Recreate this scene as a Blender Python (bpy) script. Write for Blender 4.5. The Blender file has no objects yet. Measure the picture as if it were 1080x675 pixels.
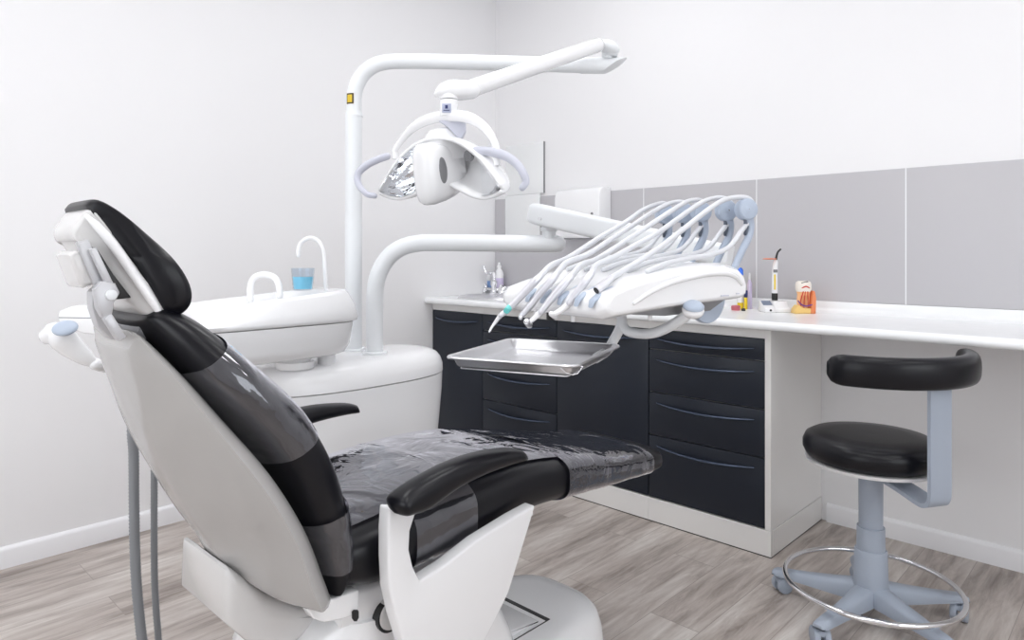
import bpy, bmesh, math, random
from mathutils import Vector, Matrix, noise
random.seed(7)
S = bpy.context.scene
COL = S.collection
V = Vector
PI = math.pi

# ------------------------------------------------------------------ camera
# room frame: corner of the two visible walls at the origin, z up, metres
FL = 721.0                                   # focal length in pixels of a 1080 wide frame
CAM = V((3.203, -3.190, 1.2))
FW = V((-.6917, .7222, 0)); RT = V((.7222, .6917, 0)); UP = V((0, 0, 1))
YH = 267.0                                   # horizon row

def ray(px, py):
    return FW + RT * ((px - 540) / FL) + UP * ((YH - py) / FL)
def at(px, py, d):                           # point at depth d (metres along the view)
    return CAM + ray(px, py) * d
def onx(px, py, x):
    r = ray(px, py); return CAM + r * ((x - CAM.x) / r.x)
def ony(px, py, y):
    r = ray(px, py); return CAM + r * ((y - CAM.y) / r.y)

cd = bpy.data.cameras.new('camera'); cam = bpy.data.objects.new('camera', cd); COL.objects.link(cam)
cd.sensor_width = 36; cd.lens = 36 * FL / 1080
cd.shift_y = -(337.5 - YH) / 1080
cam.location = CAM
cam.rotation_euler = FW.to_track_quat('-Z', 'Y').to_euler()
cd.clip_start = .02
S.camera = cam

# ------------------------------------------------------------------ materials
def new_mat(name):
    m = bpy.data.materials.new(name); m.use_nodes = True
    nt = m.node_tree; b = nt.nodes['Principled BSDF']
    return m, nt, b
def mat(name, col, rough=.5, metal=0, coat=0, bump=0, bscale=80, var=0, spec=.5, bdist=.002):
    m, nt, b = new_mat(name)
    b.inputs['Base Color'].default_value = (*col, 1)
    b.inputs['Roughness'].default_value = rough
    b.inputs['Metallic'].default_value = metal
    b.inputs['Coat Weight'].default_value = coat
    b.inputs['Coat Roughness'].default_value = .08
    b.inputs['Specular IOR Level'].default_value = spec
    tc = nt.nodes.new('ShaderNodeTexCoord')
    n = nt.nodes.new('ShaderNodeTexNoise'); n.inputs['Scale'].default_value = bscale
    n.inputs['Detail'].default_value = 4
    nt.links.new(tc.outputs['Object'], n.inputs['Vector'])
    if bump:
        bp = nt.nodes.new('ShaderNodeBump'); bp.inputs['Strength'].default_value = bump
        bp.inputs['Distance'].default_value = bdist
        nt.links.new(n.outputs['Fac'], bp.inputs['Height'])
        nt.links.new(bp.outputs['Normal'], b.inputs['Normal'])
    if var:
        mr = nt.nodes.new('ShaderNodeMapRange')
        mr.inputs['To Min'].default_value = max(0, rough - var); mr.inputs['To Max'].default_value = rough + var
        nt.links.new(n.outputs['Fac'], mr.inputs['Value'])
        nt.links.new(mr.outputs['Result'], b.inputs['Roughness'])
    return m
M = {}
M['wall'] = mat('white_wall_paint', (.83, .825, .835), .75, bump=.08, bscale=300)
M['ceiling'] = mat('ceiling_paint', (.85, .85, .86), .9)
M['skirting'] = mat('white_skirting', (.86, .86, .88), .35)
M['panel'] = mat('grey_laminate_panel', (.50, .49, .51), .34, var=.04, bscale=6)
M['white'] = mat('white_gloss_plastic', (.86, .86, .87), .22, coat=.3, var=.03, bscale=20)
M['shell'] = mat('shaded_shell_plastic', (.42, .408, .40), .2, coat=.3, var=.03, bscale=12)  # chair shell plastic, darkened to carry the shade on the backrest
M['shell2'] = mat('lit_shell_plastic', (.66, .65, .645), .2, coat=.3, var=.03, bscale=12)  # same plastic, paler copy for the better lit headrest and housing
M['metalwhite'] = mat('white_painted_metal', (.80, .82, .84), .30)
M['counter'] = mat('white_worktop', (.86, .87, .88), .22, coat=.2, var=.04, bscale=15)
M['carcass'] = mat('white_cabinet_side', (.80, .79, .775), .18, coat=.25, var=.03, bscale=8)
M['navy'] = mat('navy_cabinet_lacquer', (.013, .017, .027), .32, var=.03, bscale=10, spec=.35)
M['navy_handle'] = mat('navy_metal_handle', (.075, .095, .14), .25, metal=.75, var=.03, bscale=40)
M['leather'] = mat('black_leatherette', (.003, .003, .0055), .31, bump=.02, bscale=420, bdist=.0008, var=.05, spec=.32)
M['blue'] = mat('pale_blue_plastic', (.43, .495, .60), .35, var=.04, bscale=30)
M['lilac'] = mat('pale_lilac_grey_plastic', (.55, .56, .64), .4, var=.04, bscale=30)
M['stoolblue'] = mat('blue_grey_plastic', (.36, .405, .48), .42, var=.04, bscale=30)
M['armgrey'] = mat('silver_grey_metal', (.55, .55, .57), .35, metal=.3, var=.04, bscale=60)
M['slate'] = mat('slate_plastic', (.10, .12, .16), .45, var=.04)
M['satin'] = mat('satin_silver_metal', (.70, .70, .74), .3, metal=.55, var=.04, bscale=60)
M['steel'] = mat('brushed_steel', (.74, .74, .76), .33, metal=1, var=.06, bscale=60)
M['chrome'] = mat('chrome', (.82, .82, .84), .07, metal=1, var=.02, bscale=30)
M['mirrorchrome'] = mat('reflector_chrome', (.85, .86, .88), .06, metal=1, var=.02, bscale=30)
M['dark'] = mat('black_plastic', (.012, .012, .013), .4, var=.05)
M['grey'] = mat('mid_grey_plastic', (.22, .22, .23), .45, var=.05)
M['hosegrey'] = mat('grey_ribbed_hose', (.24, .25, .265), .45, var=.05)
M['hose'] = mat('pale_silicone_hose', (.66, .67, .70), .38, var=.04)
M['yellow'] = mat('yellow_sticker', (.72, .50, .03), .5, var=.05)
M['teal'] = mat('teal_ring', (.16, .62, .60), .4, var=.05)
M['labelgrey'] = mat('small_label_blue_grey', (.42, .45, .58), .5, var=.05)
M['orange'] = mat('orange_shield', (.85, .20, .05), .3, var=.05)
M['gum'] = mat('pink_orange_gum', (.82, .26, .10), .45, var=.08, bscale=60)
M['enamel'] = mat('enamel_white', (.88, .82, .74), .35, var=.05)
M['dentine'] = mat('tan_dentine', (.90, .50, .24), .5, var=.05)
M['bone'] = mat('yellow_bone', (.85, .58, .20), .6, bump=.4, bscale=90)
M['red'] = mat('red_nerve', (.60, .05, .03), .5, var=.05)
M['purple'] = mat('purple_nerve', (.18, .06, .28), .5, var=.05)
M['bluecap'] = mat('blue_cap', (.03, .16, .75), .4, var=.05)
M['yellowtube'] = mat('yellow_tube', (.85, .62, .02), .4, var=.05)
M['lavender'] = mat('lavender_plastic', (.62, .55, .74), .4, var=.05)
M['navyink'] = mat('dark_blue_plastic', (.02, .03, .12), .4, var=.05)
M['rose'] = mat('rose_plastic', (.55, .14, .17), .4, var=.05)
M['bluelabel'] = mat('blue_label', (.28, .45, .80), .5, var=.05)
M['greyscreen'] = mat('grey_display', (.20, .24, .32), .25, var=.05)
M['amber'] = mat('cream_panel', (.80, .78, .70), .4, var=.05)
M['mirror'] = mat('mirror_glass', (.95, .965, .96), .03, metal=1, var=.01, bscale=4)

def leaf_wood():                              # grey brown vinyl planks running along y
    m, nt, b = new_mat('grey_brown_vinyl_planks')
    N, L = nt.nodes, nt.links
    tc = N.new('ShaderNodeTexCoord')
    mp = N.new('ShaderNodeMapping'); mp.inputs['Rotation'].default_value = (0, 0, PI / 2)
    L.new(tc.outputs['Object'], mp.inputs['Vector'])
    br = N.new('ShaderNodeTexBrick'); br.inputs['Scale'].default_value = 1
    br.inputs['Brick Width'].default_value = 1.22; br.inputs['Row Height'].default_value = .178
    br.inputs['Mortar Size'].default_value = .0012; br.inputs['Mortar Smooth'].default_value = .3
    br.offset = .37; br.inputs['Bias'].default_value = 0
    br.inputs['Color1'].default_value = (0, 0, 0, 1); br.inputs['Color2'].default_value = (1, 1, 1, 1)
    br.inputs['Mortar'].default_value = (.5, .5, .5, 1)
    L.new(mp.outputs['Vector'], br.inputs['Vector'])
    sc = N.new('ShaderNodeVectorMath'); sc.operation = 'MULTIPLY'; sc.inputs[1].default_value = (26, 3.0, 1)
    L.new(tc.outputs['Object'], sc.inputs[0])
    of = N.new('ShaderNodeVectorMath'); of.operation = 'MULTIPLY_ADD'
    of.inputs[1].default_value = (13, 7, 0)
    L.new(br.outputs['Color'], of.inputs[0]); L.new(sc.outputs[0], of.inputs[2])
    n1 = N.new('ShaderNodeTexNoise'); n1.inputs['Scale'].default_value = 1.0; n1.inputs['Detail'].default_value = 8
    n1.inputs['Roughness'].default_value = .68; n1.inputs['Distortion'].default_value = .5
    L.new(of.outputs[0], n1.inputs['Vector'])
    sc2 = N.new('ShaderNodeVectorMath'); sc2.operation = 'MULTIPLY'; sc2.inputs[1].default_value = (5, .9, 1)
    L.new(tc.outputs['Object'], sc2.inputs[0])
    n2 = N.new('ShaderNodeTexNoise'); n2.inputs['Scale'].default_value = 1.3; n2.inputs['Detail'].default_value = 4
    L.new(sc2.outputs[0], n2.inputs['Vector'])
    mx = N.new('ShaderNodeMath'); mx.operation = 'MULTIPLY_ADD'; mx.inputs[1].default_value = .45
    L.new(n2.outputs['Fac'], mx.inputs[0])
    m2 = N.new('ShaderNodeMath'); m2.operation = 'MULTIPLY'; m2.inputs[1].default_value = .55
    L.new(n1.outputs['Fac'], m2.inputs[0]); L.new(m2.outputs[0], mx.inputs[2])
    m3 = N.new('ShaderNodeMath'); m3.operation = 'MULTIPLY_ADD'; m3.inputs[1].default_value = .07; 
    L.new(br.outputs['Color'], m3.inputs[0]); L.new(mx.outputs[0], m3.inputs[2])
    cr = N.new('ShaderNodeValToRGB')
    e = cr.color_ramp.elements
    e[0].position = .34; e[0].color = (.15, .12, .10, 1)
    e[1].position = .70; e[1].color = (.70, .66, .62, 1)
    k = e.new(.52); k.color = (.46, .405, .37, 1)
    L.new(m3.outputs[0], cr.inputs['Fac'])
    mm = N.new('ShaderNodeMix'); mm.data_type = 'RGBA'
    L.new(br.outputs['Fac'], mm.inputs['Factor']); L.new(cr.outputs['Color'], mm.inputs['A'])
    mm.inputs['B'].default_value = (.30, .26, .235, 1)
    L.new(mm.outputs['Result'], b.inputs['Base Color'])
    b.inputs['Roughness'].default_value = .42
    bp = N.new('ShaderNodeBump'); bp.inputs['Strength'].default_value = .12; bp.inputs['Distance'].default_value = .002
    L.new(n1.outputs['Fac'], bp.inputs['Height']); L.new(bp.outputs['Normal'], b.inputs['Normal'])
    return m
M['floor'] = leaf_wood()

def film():                                   # clear protective foil: see-through, glossy, wrinkled
    m = bpy.data.materials.new('clear_protective_foil'); m.use_nodes = True
    nt = m.node_tree; N, L = nt.nodes, nt.links
    for n in list(N): N.remove(n)
    out = N.new('ShaderNodeOutputMaterial')
    tr = N.new('ShaderNodeBsdfTransparent'); tr.inputs['Color'].default_value = (.93, .93, .96, 1)
    gl = N.new('ShaderNodeBsdfGlossy'); gl.inputs['Roughness'].default_value = .045
    gl.inputs['Color'].default_value = (.95, .95, 1, 1)
    df = N.new('ShaderNodeBsdfDiffuse'); df.inputs['Color'].default_value = (.5, .5, .57, 1)
    tc = N.new('ShaderNodeTexCoord')
    n = N.new('ShaderNodeTexNoise'); n.inputs['Scale'].default_value = 7; n.inputs['Detail'].default_value = 3
    n.inputs['Distortion'].default_value = 1.2
    L.new(tc.outputs['Object'], n.inputs['Vector'])
    bp = N.new('ShaderNodeBump'); bp.inputs['Strength'].default_value = .7; bp.inputs['Distance'].default_value = .014
    L.new(n.outputs['Fac'], bp.inputs['Height'])
    fr = N.new('ShaderNodeFresnel'); fr.inputs['IOR'].default_value = 1.45
    L.new(bp.outputs['Normal'], fr.inputs['Normal']); L.new(bp.outputs['Normal'], gl.inputs['Normal'])
    ma = N.new('ShaderNodeMath'); ma.operation = 'MULTIPLY_ADD'; ma.use_clamp = True
    ma.inputs[1].default_value = 2.3; ma.inputs[2].default_value = .03
    L.new(fr.outputs[0], ma.inputs[0])
    m0 = N.new('ShaderNodeMixShader'); m0.inputs[0].default_value = .03
    L.new(tr.outputs[0], m0.inputs[1]); L.new(df.outputs[0], m0.inputs[2])
    m1 = N.new('ShaderNodeMixShader')
    L.new(ma.outputs[0], m1.inputs[0]); L.new(m0.outputs[0], m1.inputs[1]); L.new(gl.outputs[0], m1.inputs[2])
    L.new(m1.outputs[0], out.inputs['Surface'])
    return m
M['film'] = film()

def clear(name, col, rough=.03, gloss=.04):   # thin clear plastic / glass
    m = bpy.data.materials.new(name); m.use_nodes = True
    nt = m.node_tree; N, L = nt.nodes, nt.links
    for n in list(N): N.remove(n)
    out = N.new('ShaderNodeOutputMaterial')
    tr = N.new('ShaderNodeBsdfTransparent'); tr.inputs['Color'].default_value = (*col, 1)
    gl = N.new('ShaderNodeBsdfGlossy'); gl.inputs['Roughness'].default_value = rough
    lw = N.new('ShaderNodeLayerWeight'); fr = N.new('ShaderNodeMath'); fr.operation = 'POWER'; fr.inputs[1].default_value = 4
    L.new(lw.outputs['Facing'], fr.inputs[0])
    ma = N.new('ShaderNodeMath'); ma.operation = 'ADD'; ma.inputs[1].default_value = gloss; ma.use_clamp = True
    L.new(fr.outputs[0], ma.inputs[0])
    mx = N.new('ShaderNodeMixShader'); L.new(ma.outputs[0], mx.inputs[0])
    L.new(tr.outputs[0], mx.inputs[1]); L.new(gl.outputs[0], mx.inputs[2]); L.new(mx.outputs[0], out.inputs['Surface'])
    return m
M['cup'] = clear('clear_cup_plastic', (.90, .93, .96))
M['glass'] = clear('clear_lens', (.96, .97, .98))
M['water'] = mat('blue_mouthwash', (.30, .78, .95), .08, var=.02)

def emit(name, col, st):
    m = bpy.data.materials.new(name); m.use_nodes = True
    nt = m.node_tree; nt.nodes.remove(nt.nodes['Principled BSDF'])
    e = nt.nodes.new('ShaderNodeEmission'); e.inputs['Color'].default_value = (*col, 1); e.inputs['Strength'].default_value = st
    nt.links.new(e.outputs[0], nt.nodes['Material Output'].inputs['Surface'])
    return m

# ------------------------------------------------------------------ mesh helpers
def thing(name, label, cat, loc, group=None):
    o = bpy.data.objects.new(name, None); COL.objects.link(o)
    o.location = loc; o.empty_display_size = .1
    o['label'] = label; o['category'] = cat
    if group: o['group'] = group
    return o
def root_of(o):
    while o.parent: o = o.parent
    return o
def obj(name, bm, m, parent=None, loc=None, angle=38, sub=0, label=None, flat=False, solid=0):
    if parent is not None: off = root_of(parent).location.copy()
    else: off = V(loc) if loc is not None else V((0, 0, 0))
    bmesh.ops.remove_doubles(bm, verts=bm.verts, dist=1e-6)
    bmesh.ops.recalc_face_normals(bm, faces=bm.faces)
    for v in bm.verts: v.co -= off
    th = math.radians(angle)
    for f in bm.faces: f.smooth = not flat
    if not flat and not sub:
        for e in bm.edges:
            if len(e.link_faces) == 2 and e.calc_face_angle(0) > th: e.smooth = False
    me = bpy.data.meshes.new(name); bm.to_mesh(me); bm.free()
    o = bpy.data.objects.new(name, me); COL.objects.link(o)
    me.materials.append(M[m] if isinstance(m, str) else m)
    if parent is not None: o.parent = parent
    else: o.location = off
    if solid:
        md = o.modifiers.new('solid', 'SOLIDIFY'); md.thickness = solid; md.offset = 0
    if sub:
        md = o.modifiers.new('sub', 'SUBSURF'); md.levels = sub; md.render_levels = sub
    if label: o['label'] = label
    return o
def tag(o, label, cat, group=None):
    o['label'] = label; o['category'] = cat
    if group: o['group'] = group
    return o
def struct(o):
    o['kind'] = 'structure'; return o
def nb(): return bmesh.new()

def loft(bm, rings, caps=True, closed=True):
    vs = [[bm.verts.new(p) for p in r] for r in rings]
    n = len(rings[0])
    for a, b in zip(vs, vs[1:]):
        for i in range(n if closed else n - 1):
            j = (i + 1) % n
            bm.faces.new((a[i], a[j], b[j], b[i]))
    if caps and closed:
        bm.faces.new(vs[0][::-1]); bm.faces.new(vs[-1])
    return bm
def catmull(pts, k=6):
    pts = [V(p) for p in pts]; out = []
    n = len(pts)
    for i in range(n - 1):
        p0 = pts[i - 1] if i else pts[0] * 2 - pts[1]
        p1, p2 = pts[i], pts[i + 1]
        p3 = pts[i + 2] if i + 2 < n else pts[-1] * 2 - pts[-2]
        for s in range(k):
            t = s / k
            out.append(.5 * ((2 * p1) + (p2 - p0) * t + (2 * p0 - 5 * p1 + 4 * p2 - p3) * t * t + (3 * p1 - p0 - 3 * p2 + p3) * t ** 3))
    out.append(pts[-1]); return out
def tube(bm, pts, r, k=6, seg=14, smooth=True, ribs=0, roundend=True, flat=1.0, up=None):
    P = catmull(pts, k) if smooth and len(pts) > 2 else [V(p) for p in pts]
    n = len(P)
    if callable(r): R = [r(i / (n - 1)) for i in range(n)]
    elif isinstance(r, (list, tuple)):
        R = []
        for i in range(n):
            u = i / (n - 1) * (len(r) - 1); a = min(int(u), len(r) - 2); R.append(r[a] + (r[a + 1] - r[a]) * (u - a))
    else: R = [r] * n
    T = [(P[min(i + 1, n - 1)] - P[max(i - 1, 0)]).normalized() for i in range(n)]
    a = V(up) if up is not None else (V((0, 0, 1)) if abs(T[0].z) < .9 else V((1, 0, 0)))
    u = (a - T[0] * a.dot(T[0])).normalized()
    rings = []
    def ring(c, t, u, r):
        w = t.cross(u)
        return [c + u * (r * math.cos(q)) + w * (r * flat * math.sin(q)) for q in [2 * PI * s / seg for s in range(seg)]]
    for i in range(n):
        u = (u - T[i] * u.dot(T[i])).normalized()
        if i == 0 and roundend:
            for f, g in ((.95, .35), (.6, .8)): rings.append(ring(P[0] - T[0] * R[0] * f, T[0], u, R[0] * g))
        rr = R[i] * (1.0 if not ribs else (1 + .07 * (1 if i % 2 else -1)))
        rings.append(ring(P[i], T[i], u, rr))
        if i == n - 1 and roundend:
            for f, g in ((.6, .8), (.95, .35)): rings.append(ring(P[-1] + T[-1] * R[-1] * f, T[-1], u, R[-1] * g))
    return loft(bm, rings)
def resample(pts, step, k=8):
    P = catmull(pts, k); out = [P[0]]; acc = 0
    for a, b in zip(P, P[1:]):
        L = (b - a).length; t = step - acc
        while t <= L:
            out.append(a.lerp(b, t / L)); t += step
        acc = (acc + L) % step
    return out
def box(bm, x0, x1, y0, y1, z0, z1, bev=0, seg=2):
    t = nb()
    r = bmesh.ops.create_cube(t, size=1)
    for v in t.verts: v.co = V(((x0 + x1) / 2 + v.co.x * (x1 - x0), (y0 + y1) / 2 + v.co.y * (y1 - y0), (z0 + z1) / 2 + v.co.z * (z1 - z0)))
    if bev: bmesh.ops.bevel(t, geom=t.edges[:], offset=bev, segments=seg, affect='EDGES', profile=.5)
    return join(bm, t)
def join(bm, t, mtx=None):
    if mtx is not None: t.transform(mtx)
    me = bpy.data.meshes.new('tmp'); t.to_mesh(me); t.free(); bm.from_mesh(me); bpy.data.meshes.remove(me)
    return bm
def obox(bm, c, ax, ay, az, sx, sy, sz, bev=0, seg=2):     # oriented box
    t = nb(); box(t, -sx / 2, sx / 2, -sy / 2, sy / 2, -sz / 2, sz / 2, bev, seg)
    m = Matrix((( ax[0], ay[0], az[0], c[0]), (ax[1], ay[1], az[1], c[1]), (ax[2], ay[2], az[2], c[2]), (0, 0, 0, 1)))
    return join(bm, t, m)
def frame_of(d, hint=(0, 0, 1)):
    d = V(d).normalized(); h = V(hint)
    if abs(d.dot(h)) > .98: h = V((1, 0, 0))
    x = d.cross(h).normalized(); y = x.cross(d).normalized()
    return x, y, d
def cyl(bm, a, b, r, r2=None, seg=24, bev=0):
    a, b = V(a), V(b); x, y, d = frame_of(b - a); r2 = r if r2 is None else r2
    def ring(c, q): return [c + x * (q * math.cos(2 * PI * s / seg)) + y * (q * math.sin(2 * PI * s / seg)) for s in range(seg)]
    rings = []
    if bev:
        rings += [ring(a, r - bev), ring(a + d * bev * .3, r - bev * .3), ring(a + d * bev, r)]
        rings += [ring(b - d * bev, r2), ring(b - d * bev * .3, r2 - bev * .3), ring(b, r2 - bev)]
    else: rings = [ring(a, r), ring(b, r2)]
    return loft(bm, rings)
def lathe(bm, prof, c, seg=32, axis=(0, 0, 1)):
    c = V(c); x, y, d = frame_of(axis, (1, 0, 0))
    rings = [[c + d * z + x * (r * math.cos(2 * PI * s / seg)) + y * (r * math.sin(2 * PI * s / seg)) for s in range(seg)] for r, z in prof]
    return loft(bm, rings)
def prism(bm, poly, vec, bev=0, seg=2):
    t = nb(); vs = [t.verts.new(p) for p in poly]; f = t.faces.new(vs)
    r = bmesh.ops.extrude_face_region(t, geom=[f])
    bmesh.ops.translate(t, verts=[g for g in r['geom'] if isinstance(g, bmesh.types.BMVert)], vec=V(vec))
    bmesh.ops.recalc_face_normals(t, faces=t.faces)
    if bev:
        es = [e for e in t.edges if e.calc_face_angle(0) > .9]
        bmesh.ops.bevel(t, geom=es, offset=bev, segments=seg, affect='EDGES', profile=.5)
    return join(bm, t)
def sring(c, u, v, a, b, n=24, ex=3.0, t0=0, t1=2 * PI, off=0):
    out = []
    full = abs(t1 - t0 - 2 * PI) < 1e-6
    for s in range(n):
        q = t0 + (t1 - t0) * s / (n if full else n - 1)
        cc, ss = math.cos(q), math.sin(q)
        x = math.copysign(abs(cc) ** (2 / ex), cc) * (a + off); y = math.copysign(abs(ss) ** (2 / ex), ss) * (b + off)
        out.append(V(c) + V(u) * x + V(v) * y)
    return out
def ellipsoid(bm, c, x, y, z, a, b, h, seg=24, rings=12):
    t = nb(); bmesh.ops.create_uvsphere(t, u_segments=seg, v_segments=rings, radius=1)
    m = Matrix(((x[0] * a, y[0] * b, z[0] * h, c[0]), (x[1] * a, y[1] * b, z[1] * h, c[1]), (x[2] * a, y[2] * b, z[2] * h, c[2]), (0, 0, 0, 1)))
    return join(bm, t, m)
def torus(bm, c, R, r, seg=64, k=10):
    rings = []
    for i in range(seg):
        q = 2 * PI * i / seg; d = V((math.cos(q), math.sin(q), 0))
        rings.append([V(c) + d * (R + r * math.cos(2 * PI * j / k)) + V((0, 0, r * math.sin(2 * PI * j / k))) for j in range(k)])
    vs = [[bm.verts.new(p) for p in rr] for rr in rings]
    for i in range(seg):
        a, b = vs[i], vs[(i + 1) % seg]
        for j in range(k): bm.faces.new((a[j], a[(j + 1) % k], b[(j + 1) % k], b[j]))
    return bm

# ------------------------------------------------------------------ the room
RX, RY, RZ = 5.3, -4.6, 3.0
struct(obj('floor', box(nb(), -.1, RX + .1, RY - .1, .1, -.1, 0), 'floor'))
struct(obj('ceiling', box(nb(), -.1, RX + .1, RY - .1, .1, RZ, RZ + .1), 'ceiling'))
struct(obj('wall_left', box(nb(), -.1, 0, RY - .1, .1, 0, RZ), 'wall'))
struct(obj('wall_back', box(nb(), 0, RX + .1, 0, .1, 0, RZ), 'wall'))
WX0, WX1, FZ0, FZ1 = .7, 3.1, .75, 2.25
bm = nb()
box(bm, 0, WX0, RY - .1, RY, 0, RZ); box(bm, WX1, RX + .1, RY - .1, RY, 0, RZ)
box(bm, WX0, WX1, RY - .1, RY, 0, FZ0); box(bm, WX0, WX1, RY - .1, RY, FZ1, RZ)
struct(obj('wall_front', bm, 'wall'))
bm = nb()
for a, b in ((WX0, WX0 + .06), (WX1 - .06, WX1), ((WX0 + WX1) / 2 - .04, (WX0 + WX1) / 2 + .04)): box(bm, a, b, RY - .09, RY - .03, FZ0, FZ1)
for a, b in ((FZ0, FZ0 + .06), (FZ1 - .06, FZ1)): box(bm, WX0, WX1, RY - .09, RY - .03, a, b)
struct(obj('added_window_2', bm, 'skirting'))  # unseen frame and opening, added to brighten the lower parts of the room
bm = nb()                                       # wall right of the camera, with an opening added for extra light
WY0, WY1, WZ0, WZ1 = -3.5, -1.1, .95, 2.25
box(bm, RX, RX + .1, RY, WY0, 0, RZ); box(bm, RX, RX + .1, WY1, 0, 0, RZ)
box(bm, RX, RX + .1, WY0, WY1, 0, WZ0); box(bm, RX, RX + .1, WY0, WY1, WZ1, RZ)
struct(obj('wall_right', bm, 'wall'))
bm = nb()
for a, b in ((WY0, WY0 + .06), (WY1 - .06, WY1), ((WY0 + WY1) / 2 - .04, (WY0 + WY1) / 2 + .04)): box(bm, RX + .03, RX + .09, a, b, WZ0, WZ1)
for a, b in ((WZ0, WZ0 + .06), (WZ1 - .06, WZ1)): box(bm, RX + .03, RX + .09, WY0, WY1, a, b)
struct(obj('added_window_1', bm, 'skirting'))  # unseen frame, added so light can come from the right
def skirting(name, p, q, n):                     # n: into the room
    p, q, n = V(p), V(q), V(n)
    prof = [(0, 0), (.014, 0), (.014, .066), (.011, .075), (.004, .081), (0, .082)]
    bm = nb(); loft(bm, [[p + n * a + UP * z for a, z in prof], [q + n * a + UP * z for a, z in prof]])
    struct(obj(name, bm, 'skirting', angle=50))
skirting('baseboard_left', (0, RY, 0), (0, -.535, 0), (1, 0, 0))
skirting('baseboard_back', (2.105, 0, 0), (RX, 0, 0), (0, -1, 0))
skirting('baseboard_right', (RX, RY, 0), (RX, -.02, 0), (-1, 0, 0))
skirting('baseboard_front', (.02, RY, 0), (RX - .02, RY, 0), (0, 1, 0))
# grey splash panels on the back wall
pe = [.003, 1.149, 1.782, 2.421, 3.06, 3.70]
for i in range(5):
    struct(obj('trim_%d' % (i + 1), box(nb(), pe[i] + .0005, pe[i + 1] - .0005, -.010, -.0005, .986, 1.553, .001, 1), 'panel'))

for i, x in enumerate(pe[1:-1]):
    struct(obj('trim_%d' % (i + 6), box(nb(), x - .0022, x + .0022, -.0112, -.0102, .986, 1.553), 'counter'))

# ------------------------------------------------------------------ cabinets
CY = -.545                                       # plane of the fronts
cx = [.006, .441, .981, 1.520, 2.056]
def front(name, x0, x1, z0, z1, root):           # drawer or door front with a shallow scoop behind its bow handle
    o = obj(name, box(nb(), x0 + .002, x1 - .002, CY, CY + .019, z0 + .002, z1 - .002, .0025, 2), 'navy', root)
    m = (x1 - x0) * .085; a, b = x0 + m, x1 - m; zt = z1 - .045
    if z1 - z0 < .12: zt = z1 - .042
    n = 21; P = []; Rr = []
    for i in range(n):
        t = i / (n - 1); q = 4 * t * (1 - t)
        P.append(V((a + (b - a) * t, CY - .003 - .024 * q, zt - .012 * q))); Rr.append(.0035 + .0035 * q)
    bm = nb(); tube(bm, P, Rr, smooth=False, seg=10, flat=1.5, up=(0, 0, 1))
    obj('handle', bm, 'navy_handle', o, angle=60)
    return o
Z0, Z1 = .108, .861
specs = [('base_cabinet', 'navy door cabinet against the left wall, under the sink', 'door', None),
         ('drawer_cabinet', 'navy four-drawer cabinet left of centre, behind the steel tray', 'drawer', (.77, .577, .386)),
         ('base_cabinet', 'navy full-height door cabinet between the two drawer cabinets', 'door', None),
         ('drawer_cabinet', 'navy four-drawer cabinet at the open right end of the run', 'drawer', (.771, .579, .387))]
for i, (nm, lab, kind, gaps) in enumerate(specs):
    x0, x1 = cx[i], cx[i + 1]
    t = thing(nm, lab, 'cabinet', (round((x0 + x1) / 2, 3), -.28, 0))
    bm = nb(); box(bm, x0 + .0005, x1 - .0005, CY + .0195, -.002, Z0 - .002, .8995)
    if i == 3: box(bm, x1 - .001, x1 + .024, CY - .001, -.002, Z0 - .002, .8995, .001, 1)
    obj('body', bm, 'carcass', t)
    obj('fascia', box(nb(), x0 + .0005, x1 + (.0235 if i == 3 else -.0005), CY + .001, CY + .019, Z1 + .001, .899), 'carcass', t)
    xe = x1 + (.026 if i == 3 else 0)
    bm = nb(); box(bm, x0 + .0005, xe - .0005, CY - .004, CY + .014, .004, Z0 - .003, .001, 1)
    if i == 3: box(bm, xe - .019, xe, CY + .0145, -.002, .004, Z0 - .003, .001, 1)
    box(bm, x0 + .03, x1 - .03, CY + .03, -.05, 0, .012)
    obj('plinth', bm, 'carcass', t)
    bm = nb(); box(bm, x0 + .001, xe - .001, CY - .0025, CY + .010, 0, .005)
    if i == 3: box(bm, xe - .012, xe - .0015, CY, -.002, 0, .005)
    obj('plinth_seal', bm, 'dark', t)
    zs = [Z1] + list(gaps or ()) + [Z0]
    for a, b in zip(zs[1:], zs): front(kind, x0, x1, a, b, t)
CT = .935
prof = [(-.002, .900), (-.588, .900), (-.598, .902), (-.603, .908), (-.604, .919), (-.598, .930), (-.590, .9345), (-.58, CT), (-.05, CT),
        (-.032, .938), (-.020, .947), (-.016, .960), (-.015, .981), (-.012, .985), (-.002, .985)]
bm = loft(nb(), [[V((x, y, z)) for y, z in prof] for x in (.002, 3.70)])
tag(obj('worktop', bm, 'counter', loc=(1.85, -.3, .900), angle=50), 'long white worktop with upstand running along the grey wall panels', 'worktop')
t = thing('desk_panel', 'white end panel carrying the far right end of worktop', 'panel', (3.68, -.3, 0))
obj('panel', box(nb(), 3.66, 3.695, -.55, -.016, 0, .8995, .001, 1), 'carcass', t)

# ------------------------------------------------------------------ on and above the worktop
def on_top(px, y):                               # worktop point under image column px, at depth y
    p = ony(px, 300, y); return V((p.x, p.y, CT))
# mirror
t = thing('wall_mirror', 'frameless two-pane mirror on the back wall near the corner', 'mirror', (.26, -.006, 1.28))
obj('pane', box(nb(), .105, .428, -.012, -.0005, 1.572, 1.89, .002, 2), 'mirror', t)
obj('pane', box(nb(), .105, .405, -.020, -.0108, 1.262, 1.570, .002, 2), 'mirror', t)
bm = nb(); box(bm, .4285, .4300, -.014, -.0005, 1.572, 1.89)
obj('edge_trim', bm, 'grey', t)
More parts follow.
